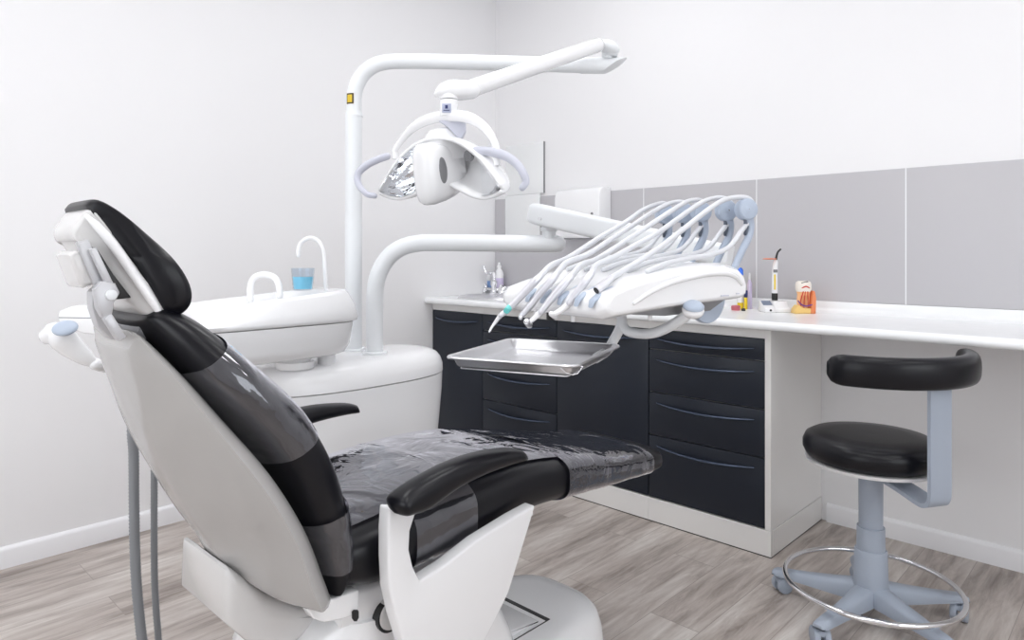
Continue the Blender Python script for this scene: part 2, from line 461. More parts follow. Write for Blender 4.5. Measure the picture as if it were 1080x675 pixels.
# paper towel dispenser
t = thing('towel_dispenser', 'white paper towel dispenser on the wall behind the delivery arm', 'dispenser', (.75, -.08, 1.28))
X0, X1, ZB, ZT = .61, .935, 1.285, 1.572
poly = [V((X0, -.0105, ZB)), V((X0, -.11, ZB)), V((X0, -.125, ZB + .03)), V((X0, -.125, ZT - .05)), V((X0, -.115, ZT - .018)), V((X0, -.09, ZT)), V((X0, -.0105, ZT))]
obj('body', prism(nb(), poly, (X1 - X0, 0, 0), .008, 3), 'white', t)
bm = nb(); cyl(bm, (X1 - .05, -.126, 1.42), (X1 - .05, -.124, 1.42), .009); obj('lock', bm, 'grey', t)
obj('seam', box(nb(), X1 - .075, X1 + .001, -.1262, -.0105, 1.388, 1.391), 'grey', t)
obj('slot', box(nb(), X0 + .06, X1 - .06, -.11, -.05, ZB - .004, ZB + .003, .002, 1), 'grey', t)

# sink
sc = V((.30, -.27, CT)); 
t = thing('sink', 'round stainless steel inset sink at the left end of worktop', 'sink', sc)
prof = [(.02, .0015), (.03, .002), (.17, .0012), (.185, .0015), (.19, .005), (.20, .010), (.225, .011), (.245, .009), (.252, .0005)]
obj('bowl', lathe(nb(), prof, sc, 48), 'steel', t)
bm = nb(); lathe(bm, [(.002, .0), (.03, .0), (.032, .006), (.024, .007), (.004, .0068)], sc + V((0, 0, .001)), 24); obj('drain', bm, 'chrome', t)
fc = on_top(521, -.10)
t = thing('sink_faucet', 'chrome two-handle faucet with swung spout behind the sink', 'faucet', fc)
bm = nb(); lathe(bm, [(.028, 0), (.028, .012), (.02, .02), (.017, .05), (.024, .062), (.024, .085), (.014, .095), (.013, .12), (.016, .125), (.016, .145), (.006, .15)], fc, 24)
cyl(bm, fc + V((-.07, 0, .032)), fc + V((.07, 0, .032)), .012); obj('body', bm, 'chrome', t)
for s in (-1, 1):
    h = fc + V((s * .075, 0, .03)); bm = nb()
    x, y, d = frame_of(V((s * .5, -1, .35)))
    cyl(bm, h, h + d * .022, .03, .024, bev=.004)
    for q in range(5):
        w = x * math.cos(q * 2 * PI / 5) + y * math.sin(q * 2 * PI / 5); ellipsoid(bm, h + d * .012 + w * .026, x, y, d, .011, .011, .011, 10, 6)
    obj('handle', bm, 'chrome', t)
s0 = fc + V((0, 0, .135)); s1 = ony(511.5, 287.5, fc.y - .06); s2 = ony(510.5, 281, fc.y - .06)
bm = nb(); tube(bm, [s0, s0.lerp(s1, .6), s1 + V((.01, 0, 0)), s2.lerp(s1, .4), s2], .008); obj('spout', bm, 'chrome', t)

def bottle(name, label, px, y, h, r, neck, cap, bodymat, bandmat, spray=False):
    c = on_top(px, y)
    t = thing(name, label, 'bottle', c)
    bm = nb(); lathe(bm, [(r * .9, 0), (r, .004), (r, h * .62), (r * .85, h * .72), (neck, h * .8), (neck, h * .84)], c, 24); obj('body', bm, bodymat, t)
    bm = nb()
    if spray:
        lathe(bm, [(neck * 1.25, h * .84), (neck * 1.25, h * .9), (neck * .7, h * .93), (neck * .55, h), (neck * .3, h * 1.005)], c, 16)
    else: lathe(bm, [(neck * 1.3, h * .83), (neck * 1.3, h * .99), (neck * 1.1, h)], c, 16)
    obj('cap', bm, 'white', t)
    bm = nb(); lathe(bm, [(r * 1.005, h * .22), (r * 1.012, h * .23), (r * 1.012, h * .5), (r * 1.005, h * .51)], c, 24); obj('label', bm, bandmat, t)
bottle('soap_bottle', 'small plain white bottle left of faucet', 506.5, -.07, .125, .025, .011, 0, 'white', 'enamel')
bottle('soap_bottle', 'white bottle with blue label behind the faucet', 514.5, -.06, .165, .024, .010, 0, 'white', 'bluelabel')
bottle('spray_bottle', 'tall white nozzle bottle right of faucet, against grey panel', 526.5, -.06, .205, .029, .012, 0, 'white', 'lavender', True)

# curing light on its charging base
c = on_top(815, -.13)
t = thing('charging_dock', 'white charging dock with grey slanted display, beside tooth model', 'charger', c)
xd = RT.copy(); yd = FW.copy()
poly = []
bm = nb()
def bp_(a, b, z): return c + xd * a + yd * b + UP * z
side = [(-.055, 0), (-.055, .018), (-.02, .030), (.01, .046), (.03, .046), (.035, 0)]
prism(bm, [bp_(-.055, b, z) for b, z in side], xd * .05, .003, 2)
side2 = [(-.055, 0), (-.055, .018), (-.03, .028), (-.018, .0485), (.035, .0485), (.04, 0)]
prism(bm, [bp_(-.006, b, z) for b, z in side2], xd * .066, .004, 2)
obj('body', bm, 'white', t)
bm = nb(); prism(bm, [bp_(-.051, -.022, .031), bp_(-.010, -.022, .031), bp_(-.010, .008, .047), bp_(-.051, .008, .047)], UP * .0015); obj('display', bm, 'greyscreen', t)
bm = nb(); cyl(bm, bp_(-.03, -.054, .010), bp_(-.03, -.057, .010), .005); obj('button', bm, 'dark', t)
bm = nb(); box(bm, 0, .001, 0, .001, 0, .001); bm.clear()
prism(bm, [bp_(-.054, -.05, 0), bp_(.058, -.05, 0), bp_(.058, .03, 0), bp_(-.054, .03, 0)], UP * .003); obj('rubber_foot', bm, 'dark', t)
# the lamp handpiece
b0 = c + xd * .012 + yd * .008 + UP * .049
t = thing('curing_light', 'white cordless curing light standing upright with orange shield', 'lamp', b0)
def bl(a, z): return b0 + xd * a + UP * z
H = .001
bm = nb(); tube(bm, [bl(0, .002), bl(0, .034)], .0135, smooth=False, roundend=False, seg=20); obj('foot', bm, 'dark', t)
bm = nb(); tube(bm, [bl(0, .034), bl(0, .09), bl(.001, .14), bl(.004, .175), bl(.007, .186)], [.0135, .0125, .0125, .0105, .005], seg=20); obj('body', bm, 'white', t)
bm = nb(); obox(bm, bl(-.004, .085) - yd * .012, xd, yd, UP, .007, .004, .07, .001, 1); obj('grip_strip', bm, 'yellowtube', t)
bm = nb(); obox(bm, bl(-.001, .135) - yd * .011, xd, yd, UP, .018, .006, .014, .001, 1); obj('button', bm, 'grey', t)
bm = nb(); tube(bm, [bl(.006, .183), bl(.008, .20), bl(.014, .22), bl(.026, .233)], [.0055, .005, .0045, .0045]); obj('light_guide', bm, 'dark', t)
bm = nb(); ellipsoid(bm, bl(-.024, .190), xd, yd, UP, .032, .028, .0035, 24, 8); obj('shield', bm, 'orange', t)
# tooth model
b0 = on_top(848, -.13)
t = thing('tooth_model', 'orange cutaway tooth model on yellow bone block', 'model', b0)
def tm(a, b, z): return b0 + xd * a + yd * b + UP * (z * 1.13)
bm = nb(); prism(bm, [tm(-.048, -.02, 0), tm(.028, -.02, 0), tm(.028, -.02, .02), tm(-.01, -.02, .022), tm(-.03, -.02, .034), tm(-.045, -.02, .018)], yd * .05, .004, 2); obj('bone_block', bm, 'bone', t)
bm = nb()
for a0, a1, top in ((-.024, -.019, .05), (-.006, -.004, .05), (.012, .014, .05)):
    tube(bm, [tm(a0, 0, .012), tm((a0 + a1) / 2, 0, .05), tm(a1 * .8, 0, .088)], [.006, .010, .013], seg=14)
loft(bm, [sring(tm(-.003, 0, z), xd, yd, a, a * .75, 18, 2.6) for z, a in ((.07, .024), (.085, .028), (.10, .030), (.108, .028))])
obj('root', bm, 'dentine', t)
bm = nb(); loft(bm, [sring(tm(-.003, 0, z), xd, yd, a, a * .75, 20, 2.6) for z, a in ((.085, .0285), (.095, .033), (.112, .033), (.122, .030), (.126, .022))]); obj('crown', bm, 'enamel', t)
bm = nb(); prism(bm, [tm(.018, -.021, 0), tm(.044, -.021, .0), tm(.046, -.021, .06), (tm(.040, -.021, .088)), tm(.030, -.021, .09), tm(.024, -.021, .05)], yd * .045, .004, 2); obj('gum', bm, 'gum', t)
bm = nb()
for a in (-.02, -.005, .012): tube(bm, [tm(a, -.012, .02), tm(a, -.0135, .05), tm(a * .6, -.020, .085)], [.0016, .002, .003], seg=8)
tube(bm, [tm(-.018, -.021, .10), tm(-.002, -.026, .106), tm(.014, -.021, .10)], .003, seg=8)
obj('pulp', bm, 'red', t)
bm = nb(); tube(bm, [tm(-.035, -.021, .05), tm(-.02, -.021, .036), tm(.0, -.022, .030), tm(.025, -.022, .035)], .0028, seg=8); obj('nerve', bm, 'purple', t)
bm = nb(); tube(bm, [tm(-.018, -.020, .119), tm(-.004, -.020, .122), tm(.008, -.019, .124)], .0026, seg=8); obj('fissure', bm, 'dark', t)
# tubes and pens beside the delivery head
def stick(name, label, cat, px, y, parts):
    c = on_top(px, y); t = thing(name, label, cat, c)
    for nm, m, prof in parts:
        bm = nb(); lathe(bm, prof, c, 16); obj(nm, bm, m, t)
stick('glue_tube', 'yellow tube with blue cap behind delivery head', 'tube', 781, -.085, [('body', 'yellowtube', [(.014, 0), (.015, .002), (.0155, .145), (.013, .158)]), ('cap', 'bluecap', [(.012, .158), (.0135, .160), (.012, .185), (.005, .196)]), ('label', 'white', [(.0156, .03), (.0160, .031), (.0160, .065), (.0156, .066)])])
stick('marker', 'dark blue and yellow marker right of glue tube', 'pen', 786.5, -.10, [('body', 'yellowtube', [(.007, .0), (.0075, .002), (.0075, .055), (.007, .056)]), ('cap', 'navyink', [(.008, .056), (.0085, .058), (.0085, .085), (.006, .09)])])
stick('dropper_bottle', 'slim lavender and white bottle right of the dark marker', 'bottle', 790.5, -.06, [('body', 'lavender', [(.011, 0), (.0115, .002), (.0115, .12), (.004, .14)]), ('cap', 'white', [(.0045, .14), (.005, .142), (.0045, .168), (.002, .171)])])
stick('black_stopper', 'small black cap lying on worktop under the pens', 'cap', 784, -.19, [('body', 'dark', [(.009, 0), (.0095, .002), (.009, .010), (.006, .012)])])
c = on_top(776, -.18); t = thing('putty_pot', 'small low rose coloured pot beside delivery head', 'pot', c)
bm = nb(); lathe(bm, [(.018, 0), (.020, .003), (.021, .018), (.018, .022), (.006, .024)], c, 24); obj('body', bm, 'rose', t)

# ------------------------------------------------------------------ stool
SC = V((2.50, -.75, 0))
t = thing('operator_stool', 'black wheeled stool with curved bolster backrest by the worktop', 'stool', SC)
def sp(a, r, z): return SC + V((math.cos(a) * r, math.sin(a) * r, z))
bm = nb(); lathe(bm, [(.01, .523), (.185, .523), (.198, .532), (.207, .552), (.207, .572), (.198, .592), (.178, .603), (.12, .608), (.01, .606)], SC, 56); obj('seat', bm, 'leather', t)
bm = nb(); lathe(bm, [(.04, .488), (.09, .492), (.16, .500), (.194, .510), (.200, .521), (.01, .5215)], SC, 48); obj('seat_pan', bm, 'white', t)
bm = nb(); lathe(bm, [(.052, .470), (.055, .474), (.055, .488), (.01, .489)], SC, 32)
lathe(bm, [(.036, .30), (.037, .474), (.01, .475)], SC, 32); obj('column', bm, 'stoolblue', t)
bm = nb(); lathe(bm, [(.0405, .225), (.043, .228), (.042, .302), (.01, .303)], SC, 32); obj('column_sleeve', bm, 'stoolblue', t)
bm = nb(); lathe(bm, [(.056, .09), (.052, .13), (.049, .226), (.046, .230), (.01, .2305)], SC, 32); obj('hub', bm, 'stoolblue', t)
# support strap and bolster; direction from the seat centre to the strap
ph = math.radians(-75); dv_ = RT * math.cos(ph) + FW * math.sin(ph); a0 = math.atan2(dv_.y, dv_.x)
def strap(a_half=.04):
    d = V((math.cos(a0), math.sin(a0), 0)); w = V((-d.y, d.x, 0))
    pts = [(.05, .488), (.14, .474), (.215, .458), (.240, .458), (.256, .47), (.262, .50), (.262, .60), (.262, .72), (.262, .84)]
    P = catmull([V((r, z, 0)) for r, z in pts], 5)
    rings = []
    for i, p in enumerate(P):
        tg = (P[min(i + 1, len(P) - 1)] - P[max(i - 1, 0)]).normalized(); n = V((-tg.y, tg.x, 0))
        q = []
        for s, k in ((-1, 1), (1, 1), (1, -1), (-1, -1)):
            e = p + n * (.006 * k); q.append(SC + d * e.x + UP * e.y + w * (s * .038))
        rings.append(q)
    bm = loft(nb(), rings); bmesh.ops.bevel(bm, geom=[e for e in bm.edges if e.calc_face_angle(0) > 1.2], offset=.003, segments=2, affect='EDGES')
    return bm
obj('support_strap', strap(), 'stoolblue', t)
rings = []
NB = 44
for i in range(NB):
    u = i / (NB - 1); a = a0 + math.radians(-68 + u * 138)
    e = min(u, 1 - u); k = 1 if e > .08 else max(.15, math.sqrt(1 - (1 - e / .08) ** 2))
    d = V((math.cos(a), math.sin(a), 0)); c = SC + d * .275 + UP * .850
    rings.append(sring(c, d, UP, .027 * k, .047 * (.35 + .65 * k), 20, 2.8))
obj('backrest', loft(nb(), rings), 'leather', t, angle=80)
# base arms, casters, foot ring
fwa = math.atan2(FW.y, FW.x)
bm = nb(); torus(bm, SC + UP * .115, .262, .0085)
for q in range(5):
    pass
obj('foot_ring', bm, 'chrome', t)
th0 = math.atan2(-.69, .72)
base_angles = []
def cang(right, fwd):
    v = RT * right + FW * fwd; return math.atan2(v.y, v.x)
for k in range(5):
    base_angles.append(cang(-.80, .60) + k * 2 * PI / 5)
for a in base_angles:
    d = V((math.cos(a), math.sin(a), 0)); w = V((-d.y, d.x, 0)); bm = nb(); rings = []
    for r, zt, zb, hw in ((.03, .118, .06, .034), (.06, .115, .058, .032), (.12, .104, .058, .028), (.20, .092, .06, .025), (.27, .084, .062, .024), (.30, .080, .063, .023), (.312, .074, .066, .018)):
        c = SC + d * r
        rings.append([c + w * hw + UP * zb, c + w * hw + UP * (zt - .012), c + w * (hw * .62) + UP * zt, c - w * (hw * .62) + UP * zt, c - w * hw + UP * (zt - .012), c - w * hw + UP * zb])
    loft(bm, rings); leg = obj('leg', bm, 'stoolblue', t, angle=50)
    cc = SC + d * .29
    ca = a + .9; cdv = V((math.cos(ca), math.sin(ca), 0)); cw = V((-cdv.y, cdv.x, 0))
    bm = nb(); cyl(bm, cc + UP * .040, cc + UP * .064, .009)
    wc = cc - cdv * .012 + UP * .029
    for s in (-1, 1): cyl(bm, wc + cw * (s * .006), wc + cw * (s * .025), .029, bev=.004)
    box2 = []
    obox(bm, cc + UP * .043 - cdv * .008, cdv, cw, UP, .04, .036, .018, .006, 2)
    obj('caster', bm, 'stoolblue', leg)

# ------------------------------------------------------------------ dental chair
XC = 1.868
CH = thing('dental_chair', 'black and white dental patient chair with foil-wrapped padding', 'dental chair', (XC, -2.1, 0))
class Slab:                                      # padded slab along a path in the (y, z) plane
    def __init__(s, st):                         # station: y, z of the back face, nrm angle (deg), half width, thickness, x centre offset
        s.st = st
    def at(s, u):
        n = len(s.st); f = max(0, min(u, 1)) * (n - 1); i = min(int(f), n - 2); t = f - i
        p0 = s.st[max(i - 1, 0)]; p1 = s.st[i]; p2 = s.st[i + 1]; p3 = s.st[min(i + 2, n - 1)]
        return [.5 * (2 * b + (c - a) * t + (2 * a - 5 * b + 4 * c - d) * t * t + (3 * b - a - 3 * c + d) * t ** 3) for a, b, c, d in zip(p0, p1, p2, p3)]
    def ring(s, u, off=0, n=28, ex=3.2, t0=0, t1=2 * PI, sc=1):
        y, z, an, a, th = s.at(u)
        an = math.radians(an); nv = V((0, math.cos(an), math.sin(an)))
        c = V((XC, y, z)) + nv * (th / 2)
        return sring(c, V((1, 0, 0)), nv, a * sc, th / 2 * (sc if sc > .5 else sc), n, ex, t0, t1, off)
    def build(s, m=40, ex=3.2, e0=.03, e1=.03):
        rings = []
        for i in range(m):
            u = i / (m - 1); sc = 1
            if u < e0: k = 1 - u / e0; sc = math.sqrt(max(0, 1 - k * k)) * .75 + .25
            if u > 1 - e1: k = 1 - (1 - u) / e1; sc = math.sqrt(max(0, 1 - k * k)) * .75 + .25
            y, z, an, a, th = s.at(u); an = math.radians(an); nv = V((0, math.cos(an), math.sin(an)))
            c = V((XC, y, z)) + nv * (th / 2)
            rings.append(sring(c, V((1, 0, 0)), nv, a - (1 - sc) * th / 2, th / 2 * sc, 32, ex))
        return loft(nb(), rings)
    def sheet(s, u0, u1, t0=0, t1=2 * PI, off=.003, m=24, n=60, ex=3.2, amp=.0025, fr=16):
        rings = []
        for i in range(m):
            u = u0 + (u1 - u0) * i / (m - 1)
            r = s.ring(u, off, n, ex, t0, t1)
            y, z, an, a, th = s.at(u); an = math.radians(an); nv = V((0, math.cos(an), math.sin(an))); c = V((XC, y, z)) + nv * (th / 2)
            q = []
            for p in r:
                d = p - c
                k = noise.noise(V((p.x * fr * .6, p.y * fr, p.z * fr))) * .6 + noise.noise(V((p.x * fr * 2, p.y * fr * 1.4, p.z * fr * 2))) * .4
                q.append(p + d.normalized() * (amp * (k + .5)))
            rings.append(q)
        full = abs(t1 - t0 - 2 * PI) < 1e-6
        return loft(nb(), rings, caps=False, closed=full)
# back: (y, z) of the boundary between shell and padding, seen on the near side
def st_back(px, py, a, an, th):
    p = onx(px, py, XC + a); return (p.y, p.z, an, a, th)
BACK = [st_back(150, 340, .115, 50, .025), st_back(160, 350, .140, 46, .055), st_back(188, 383, .182, 40, .088), st_back(233, 433, .226, 36, .110), st_back(282, 488, .238, 30, .128),
        st_back(317, 545, .240, 20, .124), st_back(338, 598, .236, 12, .098), st_back(347, 624, .230, 6, .070), st_back(350, 634, .226, 4, .035)]
back = Slab(BACK)
obj('back_cushion', back.build(60, 2.6, .02, .02), 'leather', CH, angle=80)
obj('back_foil', back.sheet(.30, .53, off=.003, amp=.0012, fr=8, ex=2.6), 'film', CH, angle=80, label='clear foil sleeve around the middle of the backrest')
obj('back_foil', back.sheet(.67, .82, off=.003, amp=.010, fr=15, ex=2.6), 'film', CH, angle=80, label='wrinkled clear foil at the base of the backrest')
# back shell
def st_shell(f, r, a, ar, lip, re, rx):            # lip, re: where the front lip ends and the rear face begins
    p = onx(*f, XC + a * .88); q = onx(*r, XC + rx)
    return (p, q, a, ar, lip, re)
SH = [st_shell((138, 350), (104, 358), .11, .085, .25, .90, -.077), st_shell((152, 357), (103, 365), .135, .088, .25, .92, -.077), st_shell((190, 394), (116, 404), .185, .08, .25, .94, -.07), st_shell((235, 444), (137, 456), .225, .065, .25, .95, -.055), st_shell((284, 500), (180, 526), .253, .045, .26, .97, -.03),
      st_shell((320, 557), (212, 566), .256, .035, .30, .97, 0), st_shell((340, 607), (243, 600), .252, .06, .38, .97, .06), st_shell((349, 632), (284, 628), .245, .14, .46, .98, .14), st_shell((346, 638), (322, 641), .238, .20, .6, .98, .21)]
rings = []
def shell_ring(p, q, a, ar, lip, re):
    f = V((0, p.y, p.z)); r = V((0, q.y, q.z)); X = V((1, 0, 0)); o = V((XC, 0, 0))
    al = a - (a - ar) * (.04 + lip * .35)
    mid = (lip + re) / 2
    pts = [(a * .76, f.lerp(r, -.04)), (a * .875, f), (a * .94, f.lerp(r, lip * .38)), (a * .985, f.lerp(r, lip * .78)), (a, f.lerp(r, lip)),
           (a * .93 + ar * .07, f.lerp(r, lip + (re - lip) * .12)), (a * .55 + ar * .45, f.lerp(r, mid)), (ar * 1.08, f.lerp(r, re)), (ar * .9, r), (ar * .4, r + (r - f) * .01)]
    h = [o + X * x + v for x, v in pts]
    g = [o - X * x + v for x, v in pts[::-1]]
    return h + g
n = len(SH)
dense = []
for i in range(0, (n - 1) * 5 + 1):
    u = i / 5; k = min(int(u), n - 2); w = u - k
    P = [SH[max(k - 1, 0)], SH[k], SH[k + 1], SH[min(k + 2, n - 1)]]
    def cm(a, b, c, d): return (2 * b + (c - a) * w + (2 * a - 5 * b + 4 * c - d) * w * w + (3 * b - a - 3 * c + d) * w ** 3) * .5
    dense.append([cm(*[x[j] for x in P]) for j in range(6)])
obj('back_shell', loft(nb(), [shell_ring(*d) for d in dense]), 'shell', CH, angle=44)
# headrest: padding and shell extruded across x with rounded sides
def yz(pts, x): return [onx(px, py, x) for px, py in pts]
def pad_x(outline, x0, x1, k=8, inset=.02):
    P = catmull(list(outline) + [outline[0]], 4)[:-1]
    c = sum(P, V((0, 0, 0))) / len(P); rings = []
    for i in range(k * 2 + 1):
        t = -1 + i / k; e = abs(t) ** 6
        x = (x0 + x1) / 2 + (x1 - x0) / 2 * (math.copysign(1 - (1 - abs(t)) ** 1.6, t))
        s = math.sqrt(max(0, 1 - abs(t) ** 5)); ins = inset * (1 - s)
        ring = []
        for p in P:
            d = (p - c); d.x = 0; L = d.length
            q = c + d * (max(0.0, (L - ins)) / L); ring.append(V((x, q.y, q.z)))
        rings.append(ring)
    return loft(nb(), rings)
def hw_(px, base):                               # the headrest narrows towards its top
    t = max(0, min(1, (px - 60) / 130)); return base * (.38 + .62 * t ** .8)
def pad_h(pix, base, k=8, inset=.02):
    P = catmull([V((a, b, 0)) for a, b in pix + [pix[0]]], 4)[:-1]
    W = [hw_(p.x, base) for p in P]; Q = [onx(p.x, p.y, XC + w * .86) for p, w in zip(P, W)]
    c = sum(Q, V((0, 0, 0))) / len(Q); rings = []
    for i in range(k * 2 + 1):
        t = -1 + i / k; xs = math.copysign(1 - (1 - abs(t)) ** 1.6, t)
        ins = inset * (1 - math.sqrt(max(0, 1 - abs(t) ** 5))); ring = []
        for p, w in zip(Q, W):
            d = V((0, p.y - c.y, p.z - c.z)); L = d.length; q = c + d * (max(0.0, L - ins) / L)
            ring.append(V((XC + w * xs, q.y, q.z)))
        rings.append(ring)
    return loft(nb(), rings)
HC = [(90, 216), (97, 210), (107, 211), (126, 222), (150, 241), (172, 260), (190, 281), (201, 303), (202, 320), (194, 331), (182, 336), (173, 333), (160, 312), (138, 282), (118, 254), (103, 234), (93, 222)]
obj('headrest_cushion', pad_h(HC, .135, inset=.028), 'leather', CH, angle=80)
HS = [(93, 220), (87, 224), (81, 232), (75, 240), (74, 247), (78, 253), (86, 256), (95, 268), (107, 290), (122, 306), (140, 325), (152, 333), (164, 337), (174, 337), (177, 331), (165, 313), (145, 284), (122, 252), (106, 231), (98, 222)]
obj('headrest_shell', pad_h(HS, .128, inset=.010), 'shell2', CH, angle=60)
rim = [onx(px - 5.5, py + 3, XC + hw_(px, .128) * .98) for px, py in ((97, 225), (108, 235), (124, 254), (146, 285), (165, 313), (174, 328))]
obj('headrest_lit_edge', tube(nb(), rim, [.004, .0075, .0085, .0085, .008, .005], seg=12), 'white', CH, angle=80)  # added white band imitating light caught along the shell edge
# headrest mechanism
bm = nb()
def bar(p, q, w, th, x): 
    a = onx(*p, x); b = onx(*q, x); d = (b - a); L = d.length; d.normalize(); s = V((1, 0, 0)); n_ = d.cross(s)
    obox(bm, (a + b) / 2, d, s, n_, L, th, w, min(th, w) * .2, 2)
mx = XC + .085
bar((86, 254), (113, 318), .018, .012, mx + .012)
bar((97, 262), (118, 306), .010, .012, mx + .03)
obj('headrest_arm', bm, 'armgrey', CH)
bm = nb(); prism(bm, yz([(89, 257), (103, 263), (120, 289.5), (139, 314), (123, 316), (114, 299), (97, 277)], XC + .102), (-.03, 0, 0), .002, 2); obj('headrest_hinge', bm, 'dark', CH, label='dark grey sliding hinge under the headrest')
bm = nb()
poly = yz([(100, 305), (108, 296), (122, 299), (127, 309), (121, 319), (118, 335), (109, 336), (103, 325)], mx + .04); prism(bm, poly, (-.02, 0, 0), .003, 2)
poly = yz([(97, 308), (106, 300), (108, 330), (124, 358), (118, 359), (104, 345), (97, 325)], mx + .012); prism(bm, poly, (-.03, 0, 0), .003, 2)
bar((112, 333), (128, 358), .014, .016, mx + .036)
br_ = obj('neck_bracket', bm, 'armgrey', CH)
a = onx(117, 311, mx + .04); bm = nb(); cyl(bm, a - V((.002, 0, 0)), a + V((.006, 0, 0)), .0085, bev=.002); obj('pivot', bm, 'metalwhite', br_)
bm = nb(); bar((140, 335), (158, 342), .028, .12, XC); bar((128, 346), (152, 352), .02, .16, XC)
obj('neck_slide', bm, 'grey', CH, label='dark slide between headrest and backrest')
HK = yz([(68, 269), (76, 264), (86, 270), (98, 290), (98, 298), (90, 301), (82, 303), (76, 292)], mx - .02)
obj('headrest_knob', pad_x(HK, mx - .08, mx + .01, inset=.008), 'shell2', CH, angle=60)

# seat and leg rest
def st_seat(y, ztop, zbot, a, an=90): 
    return (y, zbot, an, a, ztop - zbot)
SEAT = [st_seat(-2.500, .640, .580, .215), st_seat(-2.47, .668, .552, .228), st_seat(-2.40, .684, .532, .238), st_seat(-2.30, .697, .532, .244), st_seat(-2.17, .706, .543, .246), st_seat(-2.05, .708, .555, .244),
        st_seat(-1.95, .703, .559, .240), st_seat(-1.82, .682, .552, .234), st_seat(-1.65, .646, .537, .222), st_seat(-1.48, .613, .522, .205), st_seat(-1.34, .592, .506, .192), st_seat(-1.30, .585, .506, .186)]
seat = Slab(SEAT)
def useat(y):
    lo, hi = 0, 1
    for _ in range(40):
        m_ = (lo + hi) / 2
        if seat.at(m_)[0] < y: lo = m_
        else: hi = m_
    return lo
obj('seat_cushion', seat.build(80, 3.4, .03, .018), 'leather', CH, angle=80)
obj('seat_foil', seat.sheet(useat(-2.33), useat(-2.165), off=.004, amp=.003, fr=13, ex=3.4), 'film', CH, angle=80, label='clear foil wrapped around the rear of the seat')
obj('seat_foil', seat.sheet(useat(-2.165), useat(-1.835), math.radians(43), math.radians(200), off=.004, amp=.004, fr=11, ex=3.4), 'film', CH, angle=80, label='clear foil sheet over the middle of the seat')
obj('seat_foil', seat.sheet(useat(-1.835), useat(-1.375), off=.004, amp=.004, fr=14, ex=3.4, m=36), 'film', CH, angle=80, label='wrinkled clear foil sleeve around the leg rest')
obj('seat_foil', seat.sheet(useat(-2.45), useat(-2.33), math.radians(48), math.radians(140), off=.004, amp=.004, fr=13, ex=3.4), 'film', CH, angle=80, label='clear foil flap at the back edge of the seat')
# armrests
def armrest(side):
    x = XC + side * .318
    top = [(413, 531), (421, 520), (440, 506), (470, 490), (500, 479), (530, 473.5), (549, 473)]
    bot = [(417, 543), (428, 541), (446, 535), (476, 514), (506, 499), (536, 488), (553, 484)]
    rings = []
    T = catmull(yz(top, XC + .318), 4); B = catmull(yz(bot, XC + .318), 4); n = len(T)
    for i, (a, b) in enumerate(zip(T, B)):
        u = i / (n - 1); e = min(u / .12, 1, (1 - u) / .07); k = math.sqrt(max(.04, 1 - (1 - e) ** 2))
        c = (a + b) / 2; c.x = x; nv = V((0, a.y - b.y, a.z - b.z)); L = nv.length / 2; nv.normalize()
        rings.append(sring(c, V((1, 0, 0)), nv, .034 * k * (1 - .15 * u), L * (k * .4 + .6) * 1.03, 20, 2.7))
    return loft(nb(), rings)
for s in (1, -1): obj('armrest', armrest(s), 'leather', CH, angle=80)
# side covers carrying the armrests
OUT = [(411, 536), (409.5, 560), (409.5, 590), (411, 622), (417, 650), (425, 676), (436, 720), (494, 720), (512, 676), (525, 650), (537, 625), (549, 586), (557, 560), (565, 533),
       (543, 545), (503, 570), (470, 596), (443.5, 613), (436, 598), (432, 580), (433, 560), (440, 538), (426, 536)]
o2 = yz(OUT, XC + .292)
for s in (1, -1):
    pts = [V((XC + s * .292, p.y, p.z)) for p in o2]
    bm = prism(nb(), pts, (-s * .034, 0, 0), .005, 3)
    c = obj('side_cover', bm, 'white', CH, angle=50)
    # raised rib sweeping down the cover
    rib = [onx(*p, XC + .292) for p in [(562, 540), (535, 562), (505, 595), (486, 632), (470, 680), (462, 716)]]
    bm = nb(); tube(bm, [V((XC + s * .289, p.y, p.z)) for p in rib], [.0022, .003, .003, .003], k=6, seg=10, flat=4.5, up=(s, 0, 0)); obj('rib', bm, 'white', c, angle=80)
# seat frame, lift housing, base
bm = nb(); prof = []
loft(bm, [sring(V((XC, y, z)), V((1, 0, 0)), UP, a, h, 24, 5) for y, z, a, h in ((-2.46, .50, .18, .045), (-2.40, .50, .20, .05), (-2.1, .535, .20, .05), (-1.97, .560, .18, .03), (-1.90, .572, .16, .01))])
obj('seat_frame', bm, 'white', CH, angle=50)
bm = nb()
loft(bm, [sring(V((XC, y, z)), V((1, 0, 0)), V((0, 1, 0)), a, h, 28, 5) for y, z, a, h in ((-2.19, .17, .165, .30), (-2.22, .26, .175, .29), (-2.27, .36, .195, .275), (-2.27, .44, .21, .235), (-2.25, .475, .215, .22))])
obj('lift_housing', bm, 'white', CH, angle=50)
bm = nb()                                        # pivot housing under the back
hp = yz([(241, 598), (239, 658), (266, 682), (300, 690), (330, 668), (352, 655), (352, 640), (318, 640), (284, 628)], XC + .10)
prism(bm, [V((XC - .13, p.y, p.z)) for p in hp], (.23, 0, 0), .02, 3); obj('back_pivot_housing', bm, 'shell2', CH, angle=50)
bm = nb(); poly = yz([(324, 641), (338, 638), (356, 630), (379, 622), (378, 648), (362, 653), (342, 657), (331, 653)], XC + .215)
prism(bm, poly, (-.03, 0, 0), .004, 3)
hb = obj('hinge_bracket', bm, 'white', CH, angle=50)
obj('hinge_bracket', prism(nb(), [V((2 * XC - p.x, p.y, p.z)) for p in poly], (.03, 0, 0), .004, 3), 'white', CH, angle=50)
bm = nb(); poly = yz([(371, 645), (373, 643), (377, 643), (378, 645), (378, 651), (376, 655), (373, 655), (371, 652)], XC + .216); prism(bm, poly, (.0015, 0, 0)); obj('slot', bm, 'dark', hb)
